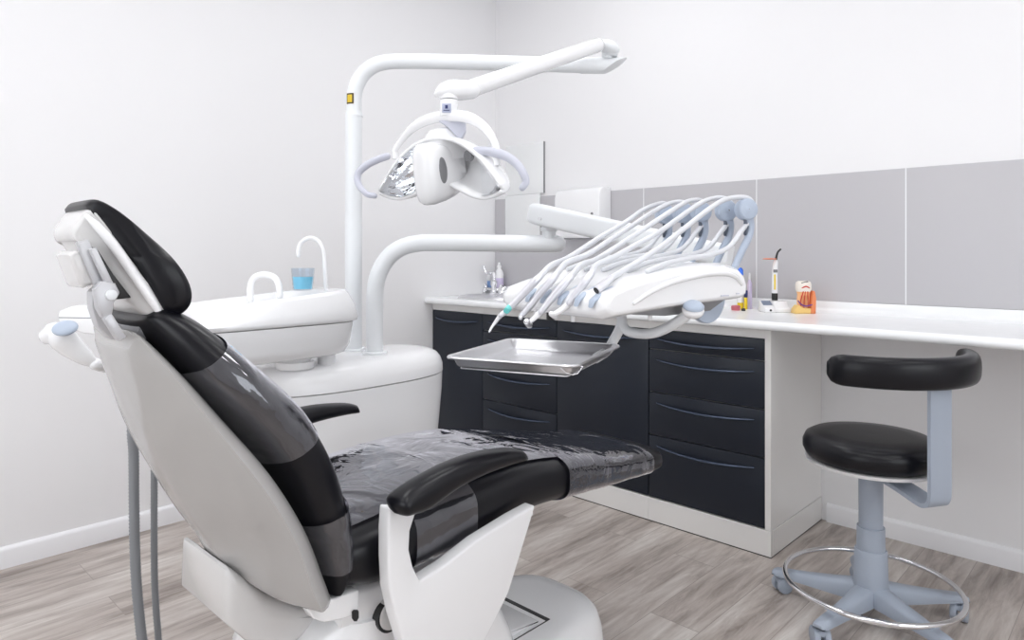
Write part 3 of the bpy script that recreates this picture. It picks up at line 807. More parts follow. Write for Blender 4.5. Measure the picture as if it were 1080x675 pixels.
k = onx(413, 648, XC + .215)
bm = nb(); cyl(bm, k - V((.03, 0, 0)), k + V((.006, 0, 0)), .030, bev=.006); kn = obj('side_knob', bm, 'shell2', CH)
bm = nb(); cyl(bm, k - V((.031, 0, 0)) + V((0, -.003, -.003)), k + V((.001, 0, 0)) + V((0, -.003, -.003)), .031); obj('knob_collar', bm, 'dark', kn)
bm = nb()                                        # base: rounded slab with a channel for the lift cover
def base_ring(z, ins):
    return [V((p.x, p.y, z)) for p in sring(V((XC, -2.06, 0)), V((1, 0, 0)), V((0, 1, 0)), .236 - ins, .535 - ins, 64, 3.4)]
loft(bm, [base_ring(z, i) for z, i in ((0, .004), (.006, 0), (.06, .003), (.125, .010), (.165, .022), (.185, .040), (.196, .065), (.199, .10))])
obj('base', bm, 'white', CH, angle=50)
bm = nb(); box(bm, XC - .085, XC + .118, -1.782, -1.768, .19, .2005, .001, 1); box(bm, XC + .1155, XC + .118, -2.1, -1.77, .19, .2005); obj('base_slot', bm, 'dark', CH)
bm = nb(); poly = [V((XC - .10, y, z)) for y, z in ((-2.2, .20), (-1.80, .199), (-1.80, .203), (-1.95, .225), (-2.2, .27))]
prism(bm, poly, (.205, 0, 0), .004, 2); obj('lift_cover', bm, 'white', CH, angle=50)

# ------------------------------------------------------------------ dental unit (spittoon, water column)
UX = 1.04
DU = thing('dental_unit', 'white rounded dental unit with spittoon bowl beside patient chair', 'dental unit', (UX, -1.95, 0))
def uring(z, a, y0, y1, ex=2.6, xo=0):
    return [V((p.x, p.y, z)) for p in sring(V((UX + xo, (y0 + y1) / 2, 0)), V((1, 0, 0)), V((0, 1, 0)), a, (y1 - y0) / 2, 64, ex)]
bm = nb(); loft(bm, [uring(z, a, -2.20 - d, -1.42 + d) for z, a, d in ((0, .17, -.05), (.02, .175, -.05), (.35, .195, -.03), (.55, .207, -.01), (.68, .214, .003), (.742, .216, .005))]); obj('body', bm, 'white', DU, angle=50)
bm = nb(); loft(bm, [uring(z, a, -2.20 - d, -1.42 + d) for z, a, d in ((.744, .214, .003), (.747, .218, .007), (.775, .217, .006), (.800, .209, -.003), (.818, .194, -.018), (.828, .170, -.042), (.832, .13, -.09))]); obj('top_cover', bm, 'white', DU, angle=50)
# bowl
BX = 1.13; by0, by1 = -2.46, -1.875
def bring(z, a, y0, y1, ex=4): return [V((p.x, p.y, z + (p.y - y1) * .0)) for p in sring(V((BX, (y0 + y1) / 2, 0)), V((1, 0, 0)), V((0, 1, 0)), a, (y1 - y0) / 2, 48, ex)]
bm = nb()
loft(bm, [bring(z, a, by0 + i, by1 + j, 4.5) for z, a, i, j in ((.864, .10, .10, -.06), (.872, .115, .06, -.035), (.90, .128, .03, -.02), (.955, .136, .015, -.012), (.972, .138, .01, -.010))])
bw = obj('bowl_base', bm, 'white', DU, angle=50)
bm = nb()
def br(z0, a, y0, y1, sl=.075): return [V((p.x, p.y, p.z + (p.y - by1) * sl)) for p in bring(z0, a, y0, y1, 5)]
loft(bm, [bring(.974, .136, by0 + .012, by1 - .012, 5), bring(.977, .142, by0 + .004, by1 - .001, 5), bring(.988, .145, by0, by1 + .004, 5), br(1.03, .137, by0 + .006, by1 - .006), br(1.07, .124, by0 + .014, by1 - .026), br(1.080, .117, by0 + .02, by1 - .034), br(1.083, .108, by0 + .03, by1 - .045),
          br(1.080, .098, by0 + .04, by1 - .12), br(1.065, .088, by0 + .055, by1 - .16), br(1.03, .06, by0 + .10, by1 - .22), br(1.02, .02, by0 + .2, by1 - .30)])
obj('bowl', bm, 'white', DU, angle=60)
bm = nb()
nk = at(343, 391, 2.32); nk = V((BX, -2.02, .83)); cyl(bm, V((BX + .02, -2.07, .826)), V((BX + .02, -2.07, .85)), .062, bev=.004); cyl(bm, V((BX + .02, -2.07, .848)), V((BX + .02, -2.07, .872)), .05); cyl(bm, V((BX + .03, -1.96, .828)), V((BX + .03, -1.96, .868)), .03)
obj('bowl_neck', bm, 'white', DU)
q = [at(px, py, 2.2) for px, py in ((264, 316), (264, 303), (268, 293), (278, 289.5), (289, 292.5), (294, 301), (295, 312))]
bm = nb(); tube(bm, q, .0105); obj('bowl_rinse_pipe', bm, 'white', DU, angle=80)
q = [at(px, py, 2.32) for px, py in ((344, 308), (343, 285), (341.5, 265), (336, 254.5), (327, 251), (318, 255.5), (315, 263), (315, 269))]
bm = nb(); tube(bm, q, .0075); obj('cup_filler_pipe', bm, 'white', DU, angle=80)
# assistant element at the patient's head end of the unit
bm = nb(); A0 = 1.72
poly = [at(px, py, A0) for px, py in ((61, 331), (63, 327.5), (76, 323), (96, 322.5), (150, 322.5), (150, 352), (110, 352), (104, 353), (88, 352), (82, 350), (61, 345))]
prism(bm, poly, FW * .12, .005, 3); ac = obj('assistant_console', bm, 'white', DU, angle=50)
bm = nb(); poly = [at(px, py, A0 - .001) for px, py in ((62, 334.5), (150, 335.9), (150, 336.7), (62, 335.4))]; prism(bm, poly, FW * .004); obj('seam', bm, 'grey', ac)
bm = nb()
for px, py in ((83, 324.2), (89, 323.2), (95, 324.5)):
    p = at(px, py, A0 + .04); ellipsoid(bm, p, RT, FW, UP, .008, .012, .004, 12, 8)
obj('key', bm, 'grey', ac)
bm = nb()                                        # slim handle with a blue oval pad
hpz = [(at(51, 354, 1.55), .020), (at(58, 352, 1.55), .027), (at(66, 357, 1.55), .030), (at(76, 366, 1.56), .027), (at(90, 377, 1.57), .019), (at(101, 384, 1.58), .010)]
P = [p for p, r in hpz]; Rr = [r for p, r in hpz]
tube(bm, P, Rr, k=6, seg=20, flat=.8); ha = obj('assistant_handle', bm, 'white', DU, angle=80)
bm = nb(); e = at(68.5, 346, 1.53); x = (RT - UP * .22).normalized(); y = x.cross(FW).normalized(); zz = x.cross(y)
nrm = (UP * .75 - FW * .66).normalized(); x = (RT * 1 - UP * .2); x = (x - nrm * x.dot(nrm)).normalized(); y = nrm.cross(x)
ellipsoid(bm, e, x, y, nrm, .029, .022, .010); obj('blue_pad', bm, 'blue', ha)
bm = nb(); tube(bm, [at(101, 384, 1.58), at(116, 386, 1.66), at(140, 372, 1.74), at(160, 352, 1.78)], .014); obj('handle_arm', bm, 'white', DU, angle=80)
for lst, r in (([at(140, 440, 1.66), at(141, 480, 1.66), at(141.5, 540, 1.66), at(143, 600, 1.66), at(147, 650, 1.66), at(153, 690, 1.67), at(170, 740, 1.70), at(215, 752, 1.80), at(300, 720, 2.0)], .0115),
               ([at(161, 440, 1.72), at(162.5, 490, 1.72), at(162.5, 550, 1.72), at(163, 610, 1.72), at(166, 660, 1.72), at(172, 700, 1.74), at(200, 735, 1.80), at(250, 735, 1.92), at(320, 700, 2.1)], .008)):
    lst = [at(150, 345, 1.76)] + lst
    lst = [V((p.x, p.y, max(p.z, r + .003))) for p in lst]
    bm = nb(); tube(bm, resample(lst, .0042), r, smooth=False, seg=14, ribs=1); obj('suction_hose', bm, 'hosegrey', DU, angle=80)

# cup of blue mouthwash, standing on the unit
cp = at(319.5, 306.5, 2.25)
t = thing('drinking_cup', 'clear plastic cup of blue mouthwash on the spittoon', 'cup', cp)
bm = nb(); lathe(bm, [(.030, .001), (.0315, .003), (.038, .074), (.0365, .074), (.030, .005), (.004, .004)], cp, 32); obj('cup_wall', bm, 'cup', t)
bm = nb(); lathe(bm, [(.004, .0045), (.0292, .006), (.0335, .046), (.004, .046)], cp, 32); obj('mouthwash', bm, 'water', t)

# ------------------------------------------------------------------ operating lamp
LP = V((.978, -1.735, .832))
OL = thing('operating_lamp', 'white dental operating lamp on its tall bent post', 'lamp', LP)
def base(px, py): return None
D1 = 2.59
pr = .0305
q = [LP + UP * -.01, V((LP.x, LP.y, 1.30))]
bm = nb(); cyl(bm, LP - UP * .004, LP + UP * .90, .0315, seg=28); cyl(bm, LP - UP * .004, LP + UP * .008, .045, bev=.003); obj('post', bm, 'metalwhite', OL)
arc = [at(373.5, 119, D1), at(373.5, 112, D1), at(373.7, 101, D1), at(377, 88, D1), at(385, 76, D1), at(397, 68, D1), at(412, 65, D1), at(430, 64.5, D1), at(480, 65.3, D1), at(560, 67.5, D1), at(612, 69, D1)]
bm = nb(); tube(bm, arc, .0285, k=8, seg=24, roundend=False); cyl(bm, at(373.5, 123, D1), at(373.5, 118, D1), .0325, .030); bp = obj('bent_tube', bm, 'metalwhite', OL, angle=80)
bm = nb(); rad = .0288
c0 = V((LP.x, LP.y, 0)); zc = at(370, 105.5, D1).z
aim = (CAM - c0); aim.z = 0; a00 = math.atan2(aim.y, aim.x)
def wrap(bm, a_, b_, z0, z1, r, n=8):
    rings = []
    for i in range(n):
        q = a00 + a_ + (b_ - a_) * i / (n - 1); d = V((math.cos(q), math.sin(q), 0))
        rings.append([c0 + d * r + UP * z0, c0 + d * (r + .0008) + UP * z0, c0 + d * (r + .0008) + UP * z1, c0 + d * r + UP * z1])
    return loft(bm, rings)
arcc = at(373.5, 105.5, D1); c0 = V((arcc.x, arcc.y, 0))
wrap(bm, -1.1, -.05, zc - .020, zc + .020, .0292); obj('warning_sticker', bm, 'yellow', bp, label='yellow warning sticker with black border')
bm = nb()
for z0, z1, u0, u1 in ((.0145, .0195, -1.08, -.07), (-.0195, -.0145, -1.08, -.07), (-.0145, .0145, -.25, -.07), (-.0145, .0145, -1.08, -.98)): wrap(bm, u0, u1, zc + z0, zc + z1, .0298)
obj('sticker_border', bm, 'dark', bp)
# elbow at the far end
bm = nb(); e0 = at(612, 69, D1); e1 = at(662, 69.5, D1)
tube(bm, [e0, e0.lerp(e1, .5), e1], .031, smooth=False, seg=24, roundend=False)
cx_ = nb(); bmesh.ops.bisect_plane(bm, geom=bm.verts[:] + bm.edges[:] + bm.faces[:], plane_co=at(645, 71.5, D1), plane_no=(RT * .55 - UP * .83 + FW * -.2).normalized(), clear_outer=True)
bmesh.ops.holes_fill(bm, edges=[e for e in bm.edges if e.is_boundary])
obj('elbow', bm, 'metalwhite', OL)
bm = nb(); cyl(bm, at(640, 62, D1 - .01), at(640, 52, D1 - .01), .020); cyl(bm, at(643, 60, D1 - .01), at(643, 56, D1 - .01), .030, bev=.003)
ellipsoid(bm, at(642, 50, D1 - .03), (RT - UP * .35).normalized(), FW, (UP + RT * .35).normalized(), .043, .036, .026)
obj('elbow_joint', bm, 'metalwhite', OL, angle=60)
bm = nb(); tube(bm, [at(497, 93.5, 2.06), at(630, 47.5, 2.52)], .0265, smooth=False, seg=24); obj('spring_arm', bm, 'white', OL, angle=80)
bm = nb()
hub = [(at(460, 99.5, 2.0), .008), (at(465, 97.5, 2.0), .022), (at(475, 95, 2.0), .030), (at(487, 95, 2.02), .030), (at(497, 95, 2.05), .027), (at(502, 93, 2.07), .020)]
tube(bm, [p for p, r in hub], [r for p, r in hub], k=6, seg=20); cyl(bm, at(473.5, 105, 2.0), at(473.5, 98, 2.0), .026)
obj('swivel_hub', bm, 'white', OL, angle=80)
bm = nb(); cyl(bm, at(473.5, 123, 2.0), at(473.5, 106, 2.0), .0265, seg=28); nk = obj('neck', bm, 'white', OL)
lc = at(471, 114, 1.972); bm = nb(); obox(bm, lc, RT, FW, UP, .026, .004, .026, .001, 1); lb = obj('label_plate', bm, 'labelgrey', nk)
bm = nb(); obox(bm, lc - FW * .0025 + UP * .003, RT, FW, UP, .008, .002, .010); obox(bm, lc - FW * .0025 - UP * .007, RT, FW, UP, .018, .002, .002); obj('label_print', bm, 'navyink', lb)
# lamp head
HCN = V((1.672, -1.908, 1.455))
tl = math.radians(10)
hl = V((1, 0, -.05)).normalized(); hb_ = V((0, -math.cos(tl), -math.sin(tl))); hu = hl.cross(hb_).normalized()
if hu.z < 0: hu = -hu
hb_ = (hb_ - hl * hb_.dot(hl)).normalized()
def LH(s, b, u): return HCN + hl * s + hb_ * b + hu * u
W2 = .275
def wing(s):                                     # top rim, bottom rim, depth at s
    k = abs(s) / W2
    ut = .078 * (1 - k ** 2.3) - .070 * k ** 2.0
    ub = -.046 - .034 * math.sin(PI * k ** 1.4) - .030 * k ** 1.5
    dp = .105 * math.sqrt(max(0, 1 - k ** 2.2)) + .004
    bf = .018 * k ** 2                           # tips reach forward
    return ut, ub, dp, bf
def wing_ring(s, n=13, ins=0.0, dk=1.0):
    ut, ub, dp, bf = wing(s); um = (ut + ub) / 2; h = max(.002, (ut - ub) / 2 - ins)
    out = []
    for i in range(n):
        q = PI * i / (n - 1)
        out.append(LH(s, bf - math.sin(q) ** .8 * dp * dk + (.002 if ins else 0), um + math.cos(q) * h))
    return out
bm = nb(); loft(bm, [wing_ring(-W2 + 2 * W2 * i / 40) for i in range(41)], caps=False, closed=False)
hd = obj('lamp_shell', bm, 'white', OL, angle=80, solid=.010)
for s0, s1 in ((-.264, -.03), (.185, .264)):
    bm = nb(); loft(bm, [wing_ring(s0 + (s1 - s0) * i / 13, 10, .006, .82) for i in range(14)], caps=False, closed=False)
    for v in bm.verts:
        v.co += V((random.uniform(-1, 1), random.uniform(-1, 1), random.uniform(-1, 1))) * .0016
    obj('reflector', bm, 'mirrorchrome', hd, flat=True, label='faceted chrome reflector')
    bm = nb(); L_ = []
    for i in range(15):
        s = s0 + (s1 - s0) * i / 14; ut, ub, dp, bf = wing(s); L_.append([LH(s, bf - .004, ut - .008), LH(s, bf - .004, ub + .008)])
    loft(bm, L_, caps=False, closed=False); obj('lens', bm, 'glass', hd, angle=80)
bm = nb(); rings = []
for b, a, h, ex in ((-.075, .030, .055, 2.6), (-.04, .036, .072, 2.8), (.0, .040, .082, 3), (.04, .041, .088, 3), (.060, .039, .087, 3), (.072, .032, .080, 3), (.077, .020, .062, 2.8), (.078, .006, .02, 2.5)):
    rings.append(sring(LH(.012, b, -.022), hl, hu, a, h, 32, ex))
loft(bm, rings); cb = obj('bulb_cover', bm, 'white', OL, angle=80)
bm = nb(); ellipsoid(bm, LH(.0495, .022, -.016), hb_, hu, hl, .018, .040, .0055); obj('vent', bm, 'grey', cb, label='grey oval recess')
bm = nb(); cyl(bm, LH(.085, -.06, .02), LH(.085, -.045, .02), .016, bev=.002); obj('fixing_screw', bm, 'grey', hd)
bm = nb(); rings = []
for u, a, b, c in ((.015, .080, .07, -.05), (.045, .072, .062, -.05), (.070, .058, .050, -.052), (.090, .046, .040, -.055), (.102, .036, .030, -.056), (.107, .02, .016, -.057)):
    rings.append(sring(LH(-.028, c, u), hl, hb_, a, b, 32, 2.6))
loft(bm, rings); obj('lamp_housing', bm, 'white', OL, angle=80)
yk = [(416, 159, 2.16), (424, 147, 2.14), (435, 135, 2.10), (450, 126.5, 2.05), (470, 122, 2.0), (490, 123, 1.96), (504, 129, 1.92), (515, 139, 1.89), (522, 152, 1.86), (524, 163, 1.85)]
bm = nb(); tube(bm, [at(*p) for p in yk], [.010, .012, .016, .018, .017, .014, .012, .012], k=6, seg=16, flat=.8); obj('yoke', bm, 'white', OL, angle=80)
poly = [at(px, py, 1.99) for px, py in ((462, 127), (491, 125), (491, 138), (488, 144), (484, 147), (478, 140), (470, 132))]
bm = nb(); prism(bm, poly, FW * .03, .003, 2); obj('yoke_plate', bm, 'lilac', OL)
for lst, rr in (([(408, 165, 2.2), (399, 168, 2.2), (387, 174, 2.2), (378.5, 182, 2.2), (377, 191, 2.19), (381, 199, 2.17), (388, 205, 2.15), (395, 206.5, 2.14)], [.012, .012, .010, .009]),
                ([(502, 159, 1.88), (512, 159.5, 1.86), (524, 161.5, 1.84), (536, 166, 1.83), (546, 174, 1.82), (552.5, 184, 1.81), (554.5, 192, 1.81), (551, 198, 1.81)], [.012, .013, .011, .009])):
    bm = nb(); tube(bm, [at(*p) for p in lst], rr, k=6, seg=16); obj('lamp_handle', bm, 'lilac', OL, angle=80, label='lilac grey curved handle')
bm = nb(); cyl(bm, at(524, 166, 1.85), at(524, 175, 1.85), .009, bev=.002); cyl(bm, at(417, 160, 2.16), at(417, 168, 2.16), .010, bev=.002); obj('yoke_pin', bm, 'white', OL)

# ------------------------------------------------------------------ delivery unit
DP = V((1.113, -1.733, .832))
DE = thing('delivery_unit', 'white instrument delivery head with whip arms on a bent tube', 'dental delivery unit', DP)
D2 = 2.5
bm = nb(); tube(bm, [DP, at(395, 345, D2), at(395.2, 325, D2), at(396, 303, D2), at(401, 285, D2), at(411, 270, D2), at(425, 260.5, D2), at(442, 256.5, D2), at(460, 256, D2), at(520, 256.5, D2), at(588, 257, D2)], .031, k=8, seg=24); cyl(bm, DP - UP * .002, DP + UP * .01, .045, bev=.003)
obj('bent_tube', bm, 'metalwhite', DE, angle=80)
bm = nb(); cyl(bm, at(579, 258, D2), at(579, 238, D2), .026); cyl(bm, at(579, 244, D2), at(579, 240, D2), .030, bev=.002)
obj('arm_pivot', bm, 'metalwhite', DE)
bm = nb(); p0 = at(563, 225, D2); p1 = at(770, 271, 2.12); d = (p1 - p0).normalized(); s_ = d.cross(UP).normalized(); n_ = s_.cross(d)
rings = []
for k, a, h in ((-.012, .024, .030), (0, .032, .037), (.04, .036, .039), (.5, .036, .038), (1, .034, .036)):
    rings.append(sring(p0 + (p1 - p0) * (k if k > 0 else 0) + d * (k if k < 0 else 0), s_, n_, a, h, 28, 4.5))
loft(bm, rings); ba = obj('balance_arm', bm, 'metalwhite', DE, angle=50)
bm = nb(); sc_ = p0 + d * .05 + s_ * .034 - n_ * .012; cyl(bm, sc_, sc_ + s_ * .005, .007); obj('screw', bm, 'steel', ba)
# head frame: a along the row (towards the right/near side), b towards the patient
th = math.radians(-10)
ra = V((math.cos(th), math.sin(th), 0)); rb = V((math.sin(th), -math.cos(th), 0))
W5 = CAM + RT * .589 + FW * 1.72; W5.z = 0
def HD(s, L, z): return W5 - ra * s + rb * L + UP * z          # s: along the row away from the near whip
prof_h = [(.505, 1.062), (.522, 1.075), (.522, 1.098), (.505, 1.118), (.46, 1.133), (.40, 1.148), (.30, 1.166), (.20, 1.176), (.12, 1.177), (.07, 1.168), (.048, 1.150), (.038, 1.125), (.040, 1.098), (.06, 1.088), (.30, 1.078)]
def head_rings():
    out = []
    n = 15
    P = prof_h; cL = .28; cz = 1.115
    for i in range(n):
        t = i / (n - 1); s = -.035 + .37 * t
        e = min(t, 1 - t) / .09; k = 1 if e >= 1 else math.sqrt(max(0, 1 - (1 - e) ** 2))
        out.append([HD(s, cL + (L - cL) * (.965 + .035 * k), cz + (z - cz) * (.80 + .20 * k)) for L, z in P])
    return out
bm = loft(nb(), head_rings()); hh = obj('head_body', bm, 'white', DE, angle=44)
md = hh.modifiers.new('bev', 'BEVEL'); md.width = .006; md.segments = 3; md.limit_method = 'ANGLE'; md.angle_limit = .6
bm = nb(); tube(bm, [HD(-.036, L, z) for L, z in ((.44, 1.095), (.38, 1.120), (.30, 1.140), (.20, 1.152), (.13, 1.152), (.09, 1.142), (.07, 1.125))], [.004, .006, .007, .007, .006, .004], seg=10); obj('side_trim', bm, 'white', hh, angle=80)
bm = nb(); poly = [HD(.0, L, z) for L, z in ((.40, 1.080), (.40, 1.066), (.30, 1.058), (.14, 1.062), (.07, 1.092))]; prism(bm, poly, -ra * -.0 + -ra * .26, .003, 2); obj('under_tray', bm, 'grey', hh)
bm = nb(); obox(bm, HD(-.0365, .135, 1.100), rb, ra, UP, .030, .0012, .003); obox(bm, HD(-.0365, .085, 1.103), rb, ra, UP, .012, .0012, .003); obj('print_mark', bm, 'lilac', hh, label='small faint grey printing')
bm = nb(); cyl(bm, HD(.012, .13, 1.095), HD(.030, .13, 1.095), .065, seg=40, bev=.004); obj('swivel_disc', bm, 'blue', DE)
bm = nb(); cyl(bm, HD(.16, .10, 1.10), HD(.16, .03, 1.16), .035, .035); cyl(bm, HD(.17, .06, 1.06), HD(.17, .06, 1.17), .045, bev=.004); obj('arm_joint', bm, 'metalwhite', DE)
for s, L, r, m_ in ((.215, .50, .0075, 'white'), (.165, .50, .010, 'dark'), (.10, .49, .005, 'white'), (.02, .33, .005, 'white')):
    bm = nb(); cyl(bm, HD(s, L, 1.085), HD(s, L, 1.048), r, bev=.001); obj('foot_stop', bm, m_, hh)
# instrument slots and whips
SL = [(.215, 564, 296), (.160, 581, 297), (.100, 599, 297), (.045, 616, 298), (0, 632, 304)]
SW = [.265, .20, .14, .06, 0.0]
ZW = 1.310
pa = V((math.cos(math.radians(-32)), math.sin(math.radians(-32)), 0))
for i, s in enumerate(SW):
    w = [HD(s, .06, 1.145), HD(s, .04, 1.175), HD(s, .014, 1.21), HD(s, -.010, 1.24), HD(s, -.017, 1.265), HD(s, -.010, 1.288), HD(s, .0, ZW)]
    bm = nb(); tube(bm, w, [.010, .010, .0105, .011, .0125, .015, .020], k=5, seg=12, flat=.75); wa = obj('whip_arm', bm, 'blue', DE, angle=80)
    bm = nb(); c = HD(s, 0, ZW); cyl(bm, c - pa * .013, c + pa * .012, .0275, bev=.004); cyl(bm, c + pa * .011, c + pa * .0135, .0245, bev=.001); obj('pulley', bm, 'blue', wa)
    bm = nb(); cyl(bm, c + pa * .0136, c + pa * .0146, .0025 if i != 4 else .001); obj('pulley_pin', bm, 'grey', wa)
    bm = nb(); g = [HD(s, -.008, 1.284), HD(s, -.012, 1.266), HD(s, -.008, 1.248)]
    tube(bm, [p + rb * .012 for p in g], [.004, .0065, .004], seg=10, k=4); obj('hose_channel', bm, 'slate', wa)
for i, (s, px, py) in enumerate(SL):
    L0 = .50
    bm = nb(); rings = []
    for L, z, a, h in ((.530, 1.090, .007, .003), (.525, 1.101, .0095, .0045), (.505, 1.113, .010, .005), (.47, 1.126, .010, .004), (.44, 1.134, .007, .002)):
        rings.append(sring(HD(s, L, z), ra, UP, a, h, 16, 2.5))
    loft(bm, rings); obj('instrument_slot', bm, 'blue', hh, angle=80)
# tray bracket and adjustment handle
bm = nb(); b0 = at(655, 326, 1.68); tube(bm, [b0 + UP * .02, b0, at(655.5, 339, 1.69), at(653, 348, 1.70), at(647, 359, 1.72), at(640, 370, 1.70), at(628, 378, 1.64)], .0122, k=6, seg=16)
tube(bm, [at(655.5, 334, 1.685), at(657, 343, 1.68), at(663, 349.5, 1.67), at(676, 352, 1.65), at(690, 351, 1.62), at(705, 345, 1.59), at(718, 337, 1.56), at(728, 330, 1.545)], .0122, k=6, seg=16)
obj('tray_bracket', bm, 'metalwhite', DE, angle=80)
kc = at(731, 327, 1.53); kax = (UP * .9 - FW * .35).normalized()
bm = nb(); lathe(bm, [(.004, -.016), (.018, -.014), (.024, -.006), (.0245, .002), (.02, .006), (.004, .006)], kc, 28, kax); kb = obj('knob', bm, 'white', DE, angle=60)
bm = nb(); lathe(bm, [(.004, .0062), (.0235, .0065), (.0235, .011), (.018, .017), (.008, .0195), (.002, .0197)], kc, 28, kax); obj('knob_cap', bm, 'blue', kb, angle=60, label='pale blue knob cap')

# tray
kz = .225
zt = CAM.z - kz
def onz(px, py, z):
    r = ray(px, py); return CAM + r * ((z - CAM.z) / r.z)
tA, tB, tC_, tD = onz(473.4, 376.9, zt), onz(602.8, 386, zt), onz(656.6, 363.9, zt), onz(534.7, 357.1, zt)
tc_ = (tA + tB + tC_ + tD) / 4
tu = ((tB - tA) + (tC_ - tD)).normalized(); tv = UP.cross(tu)
if tv.dot(tD - tA) < 0: tv = -tv
hu_, hv_ = ((tB - tA).length + (tC_ - tD).length) / 4 + .004, ((tD - tA).length + (tC_ - tB).length) / 4 + .004
TR = thing('instrument_tray', 'rectangular stainless steel tray under the delivery head', 'tray', tc_ - UP * .022)
def rr(ins, z, rad=.03, n=8):
    out = []
    for cxs, cys, q0 in ((1, 1, 0), (-1, 1, 1), (-1, -1, 2), (1, -1, 3)):
        c = tc_ + tu * (cxs * (hu_ - rad)) + tv * (cys * (hv_ - rad)) + UP * z
        for i in range(n):
            q = (q0 + i / (n - 1)) * PI / 2; r_ = rad - ins
            out.append(c + tu * (r_ * math.cos(q)) + tv * (r_ * math.sin(q)))
    return out
bm = nb(); loft(bm, [rr(.0, -.004), rr(-.001, -.001), rr(.001, .0015), rr(.010, .0005), rr(.013, -.003), rr(.021, -.018), rr(.025, -.0215), rr(.030, -.0225, .034)], caps=False)
bm.faces.new([v for v in bm.verts if False] or sorted([v for v in bm.verts if abs(v.co.z - (tc_.z - .0225)) < 1e-5], key=lambda v: math.atan2((v.co - tc_).dot(tv), (v.co - tc_).dot(tu))))
obj('tray_pan', bm, 'steel', TR, angle=40, solid=.0012)
bm = nb()
loft(bm, [rr(.026, -.0242, .036), rr(.026, -.0270, .036)])
cl = [at(591, 388, 1.372), at(597, 393.5, 1.368), (at(604, 395.5, 1.366)), at(609, 394, 1.368), at(615, 386.5, 1.385)]
tube(bm, cl, .0014, smooth=False, seg=8); tube(bm, [cl[0], cl[-1]], .0014, smooth=False, seg=8)
obj('tray_holder', bm, 'steel', DE, angle=50)

# dental handpieces resting in the slots, each with its own hose over its whip
def hose_pts(i, a):
    s = SW[i]
    paths = {0: [(582, 279.5), (600, 271.5), (630, 252), (660, 234), (678, 221.5), (694, 215)],
             1: [(598, 277), (620, 268), (642, 254), (664, 240), (688, 224), (708, 214)],
             2: [(614, 279), (630, 273), (660, 254), (695, 231), (722, 214), (733, 211)],
             3: [(630, 279), (648, 271), (664, 262), (696, 244), (736, 216), (754, 209)],
             4: [(645, 293), (660, 284), (690, 265), (714, 247), (750, 219), (768, 209.5)]}[i]
    end = HD(s, -.005, ZW + .029); d_end = (end - CAM).dot(FW)
    pts = [a]; n = len(paths); d0 = (a - CAM).dot(FW)
    for k, (px, py) in enumerate(paths):
        w = (k + 1) / (n + .4)
        pts.append(at(px, py, d0 + (d_end - d0) * w))
    pts.append(end)
    pts += [HD(s, -.027, ZW + .008), HD(s, -.012, ZW - .03)]
    return pts
R2 = .0068
# return hoses from the whips down into the head
for i, s in enumerate(SW):
    bm = nb()
    p = [HD(s, -.012, ZW - .030), HD(s, .02, ZW - .055), HD(s, .07, 1.215), HD(s, .14, 1.196), HD(s, .22, 1.188), HD(s, .30, 1.176), HD(s, .36, 1.160)]
    tube(bm, p, .0062, k=6, seg=12); obj('return_hose', bm, 'hose', DE, angle=80)
kinds = [
 ('air_water_syringe', 'white air-water syringe with teal ring, leftmost instrument in the delivery head', [('nozzle', 'steel', [(516, 350), (519.5, 344), (528, 332.5)], [.0022, .0032, .0058], 1.50), ('ring', 'teal', [(534, 328), (538, 323.5)], [.0068, .0072], 1.50), ('grip', 'satin', [(528, 332.5), (534, 328), (550, 312), (564, 297), (570, 291)], [.0055, .0068, .0082, .0088, .0075], 1.51)]),
 ('scaler_handpiece', 'slim straight white handpiece, second instrument from the left', [('head', 'chrome', [(549, 335), (550.5, 332.5)], [.0052, .0062], 1.50), ('grip', 'satin', [(550, 333), (560, 321.5), (571, 308), (581, 297), (586, 290)], [.0062, .0075, .0085, .0088, .0078], 1.51)]),
 ('turbine_handpiece', 'angled turbine handpiece with round chrome head, third instrument from the left', [('head', 'chrome', [(555.5, 339), (558.5, 343)], [.0072, .0072], 1.47), ('neck', 'white', [(558, 340), (563, 336), (571, 328.5)], [.0045, .0055, .0075], 1.475), ('grip', 'satin', [(571, 328.5), (582, 314.5), (592, 303), (602, 292)], [.0072, .0085, .0095, .0085], 1.485)]),
 ('contra_angle_handpiece', 'white contra-angle handpiece with bent neck, fourth instrument from the left', [('head', 'white', [(581.5, 331), (585.5, 334)], [.0062, .0062], 1.45), ('neck', 'white', [(584, 331.5), (592, 327), (601, 319.5)], [.0055, .0068, .0075], 1.455), ('grip', 'satin', [(601, 319.5), (610, 307), (618, 296), (624, 288)], [.0078, .0085, .0090, .0080], 1.465)]),
 ('motor_hose', 'empty motor hose end with dark opening, rightmost in the delivery head', [('grip', 'satin', [(629, 306.5), (636, 301), (645, 293)], [.0085, .0088, .0075], 1.42)]),
]
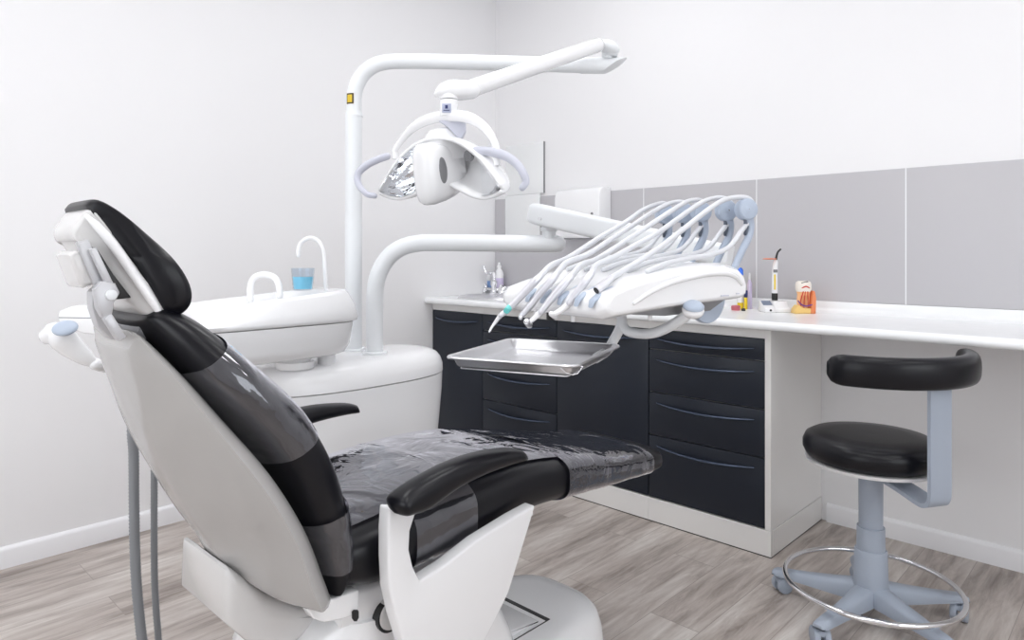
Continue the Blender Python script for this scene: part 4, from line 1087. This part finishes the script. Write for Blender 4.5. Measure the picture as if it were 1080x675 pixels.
for i, (nm, lab, parts) in enumerate(kinds):
    px, py, dd = parts[-1][2][-1][0], parts[-1][2][-1][1], parts[-1][4]
    org = at(px, py, dd + .02)
    t = thing(nm, lab, 'dental handpiece', org, 'instruments in the delivery head')
    for pn, pm, lst, rad, dep in parts:
        bm = nb(); n = len(lst)
        pp = [at(x_, y_, dep + .02 * k / max(1, n - 1)) for k, (x_, y_) in enumerate(lst)]
        if len(pp) == 2: tube(bm, pp, rad, smooth=False, seg=18, roundend=(pn != 'ring'))
        else: tube(bm, pp, rad, k=5, seg=18, roundend=(i != 4))
        obj(pn, bm, pm, t, angle=60)
    if i == 4:
        p0, p1 = at(629, 306.5, 1.42), at(636, 301, 1.43); dv = (p0 - p1).normalized()
        bm = nb(); cyl(bm, p0 - dv * .001, p0 + dv * .0008, .0072); obj('opening', bm, 'dark', t)
    bm = nb(); tube(bm, hose_pts(i, org), [.0072, .0064, .0062, .0062], k=8, seg=12); obj('hose', bm, 'hose', t, angle=80)

# ------------------------------------------------------------------ lights
LM = emit('added_led_panel', (.985, .99, 1), 8.0)  # glow of the overhead panels added out of view
k = 0
for x in (1.3, 2.8, 4.4):  # unseen overhead panels, added to light the room
    for y in ((-1.0, -2.5, -3.9) if x < 2 else (-1.35, -2.85)):
        t = thing('added_ceiling_light', 'square white ceiling light panel added out of view', 'ceiling light', (x, y, RZ - .02), 'added ceiling light panels')
        bm = nb()
        for a, b, c, d in ((-.31, -.295, -.31, .31), (.295, .31, -.31, .31), (-.295, .295, -.31, -.295), (-.295, .295, .295, .31)): box(bm, x + a, x + b, y + c, y + d, RZ - .02, RZ - .0005)
        obj('frame', bm, 'skirting', t)
        obj('diffuser', box(nb(), x - .294, x + .294, y - .294, y + .294, RZ - .016, RZ - .004), LM, t)
w = bpy.data.worlds.new('world'); S.world = w; w.use_nodes = True
w.node_tree.nodes['Background'].inputs['Color'].default_value = (.92, .96, 1, 1)
w.node_tree.nodes['Background'].inputs['Strength'].default_value = .8
ld = bpy.data.lights.new('added_fill_light', 'AREA'); lo = bpy.data.objects.new('added_fill_light', ld); COL.objects.link(lo)  # added light from the right, brightens sides that face it
ld.shape = 'RECTANGLE'; ld.size = WZ1 - WZ0 - .1; ld.size_y = WY1 - WY0 - .1; ld.energy = 22; ld.color = (.93, .97, 1)
lo.location = (RX + .12, (WY0 + WY1) / 2, (WZ0 + WZ1) / 2); lo.rotation_euler = (0, math.radians(90), 0)

ld = bpy.data.lights.new('added_fill_light', 'AREA'); lo = bpy.data.objects.new('added_fill_light', ld); COL.objects.link(lo)  # added light behind the camera, lifts low walls and the unit
ld.shape = 'RECTANGLE'; ld.size = WX1 - WX0 - .1; ld.size_y = FZ1 - FZ0 - .1; ld.energy = 22; ld.color = (.95, .975, 1)
lo.location = ((WX0 + WX1) / 2, RY - .12, (FZ0 + FZ1) / 2); lo.rotation_euler = (math.radians(90), 0, 0)

S.view_settings.view_transform = 'Standard'; S.view_settings.look = 'None'
S.view_settings.gamma = 1; S.view_settings.use_curve_mapping = False
S.view_settings.exposure = 0.10
S.cycles.max_bounces = 10; S.cycles.transparent_max_bounces = 16; S.cycles.diffuse_bounces = 6; S.cycles.glossy_bounces = 6
try: S.cycles.use_denoising = True
except Exception: pass
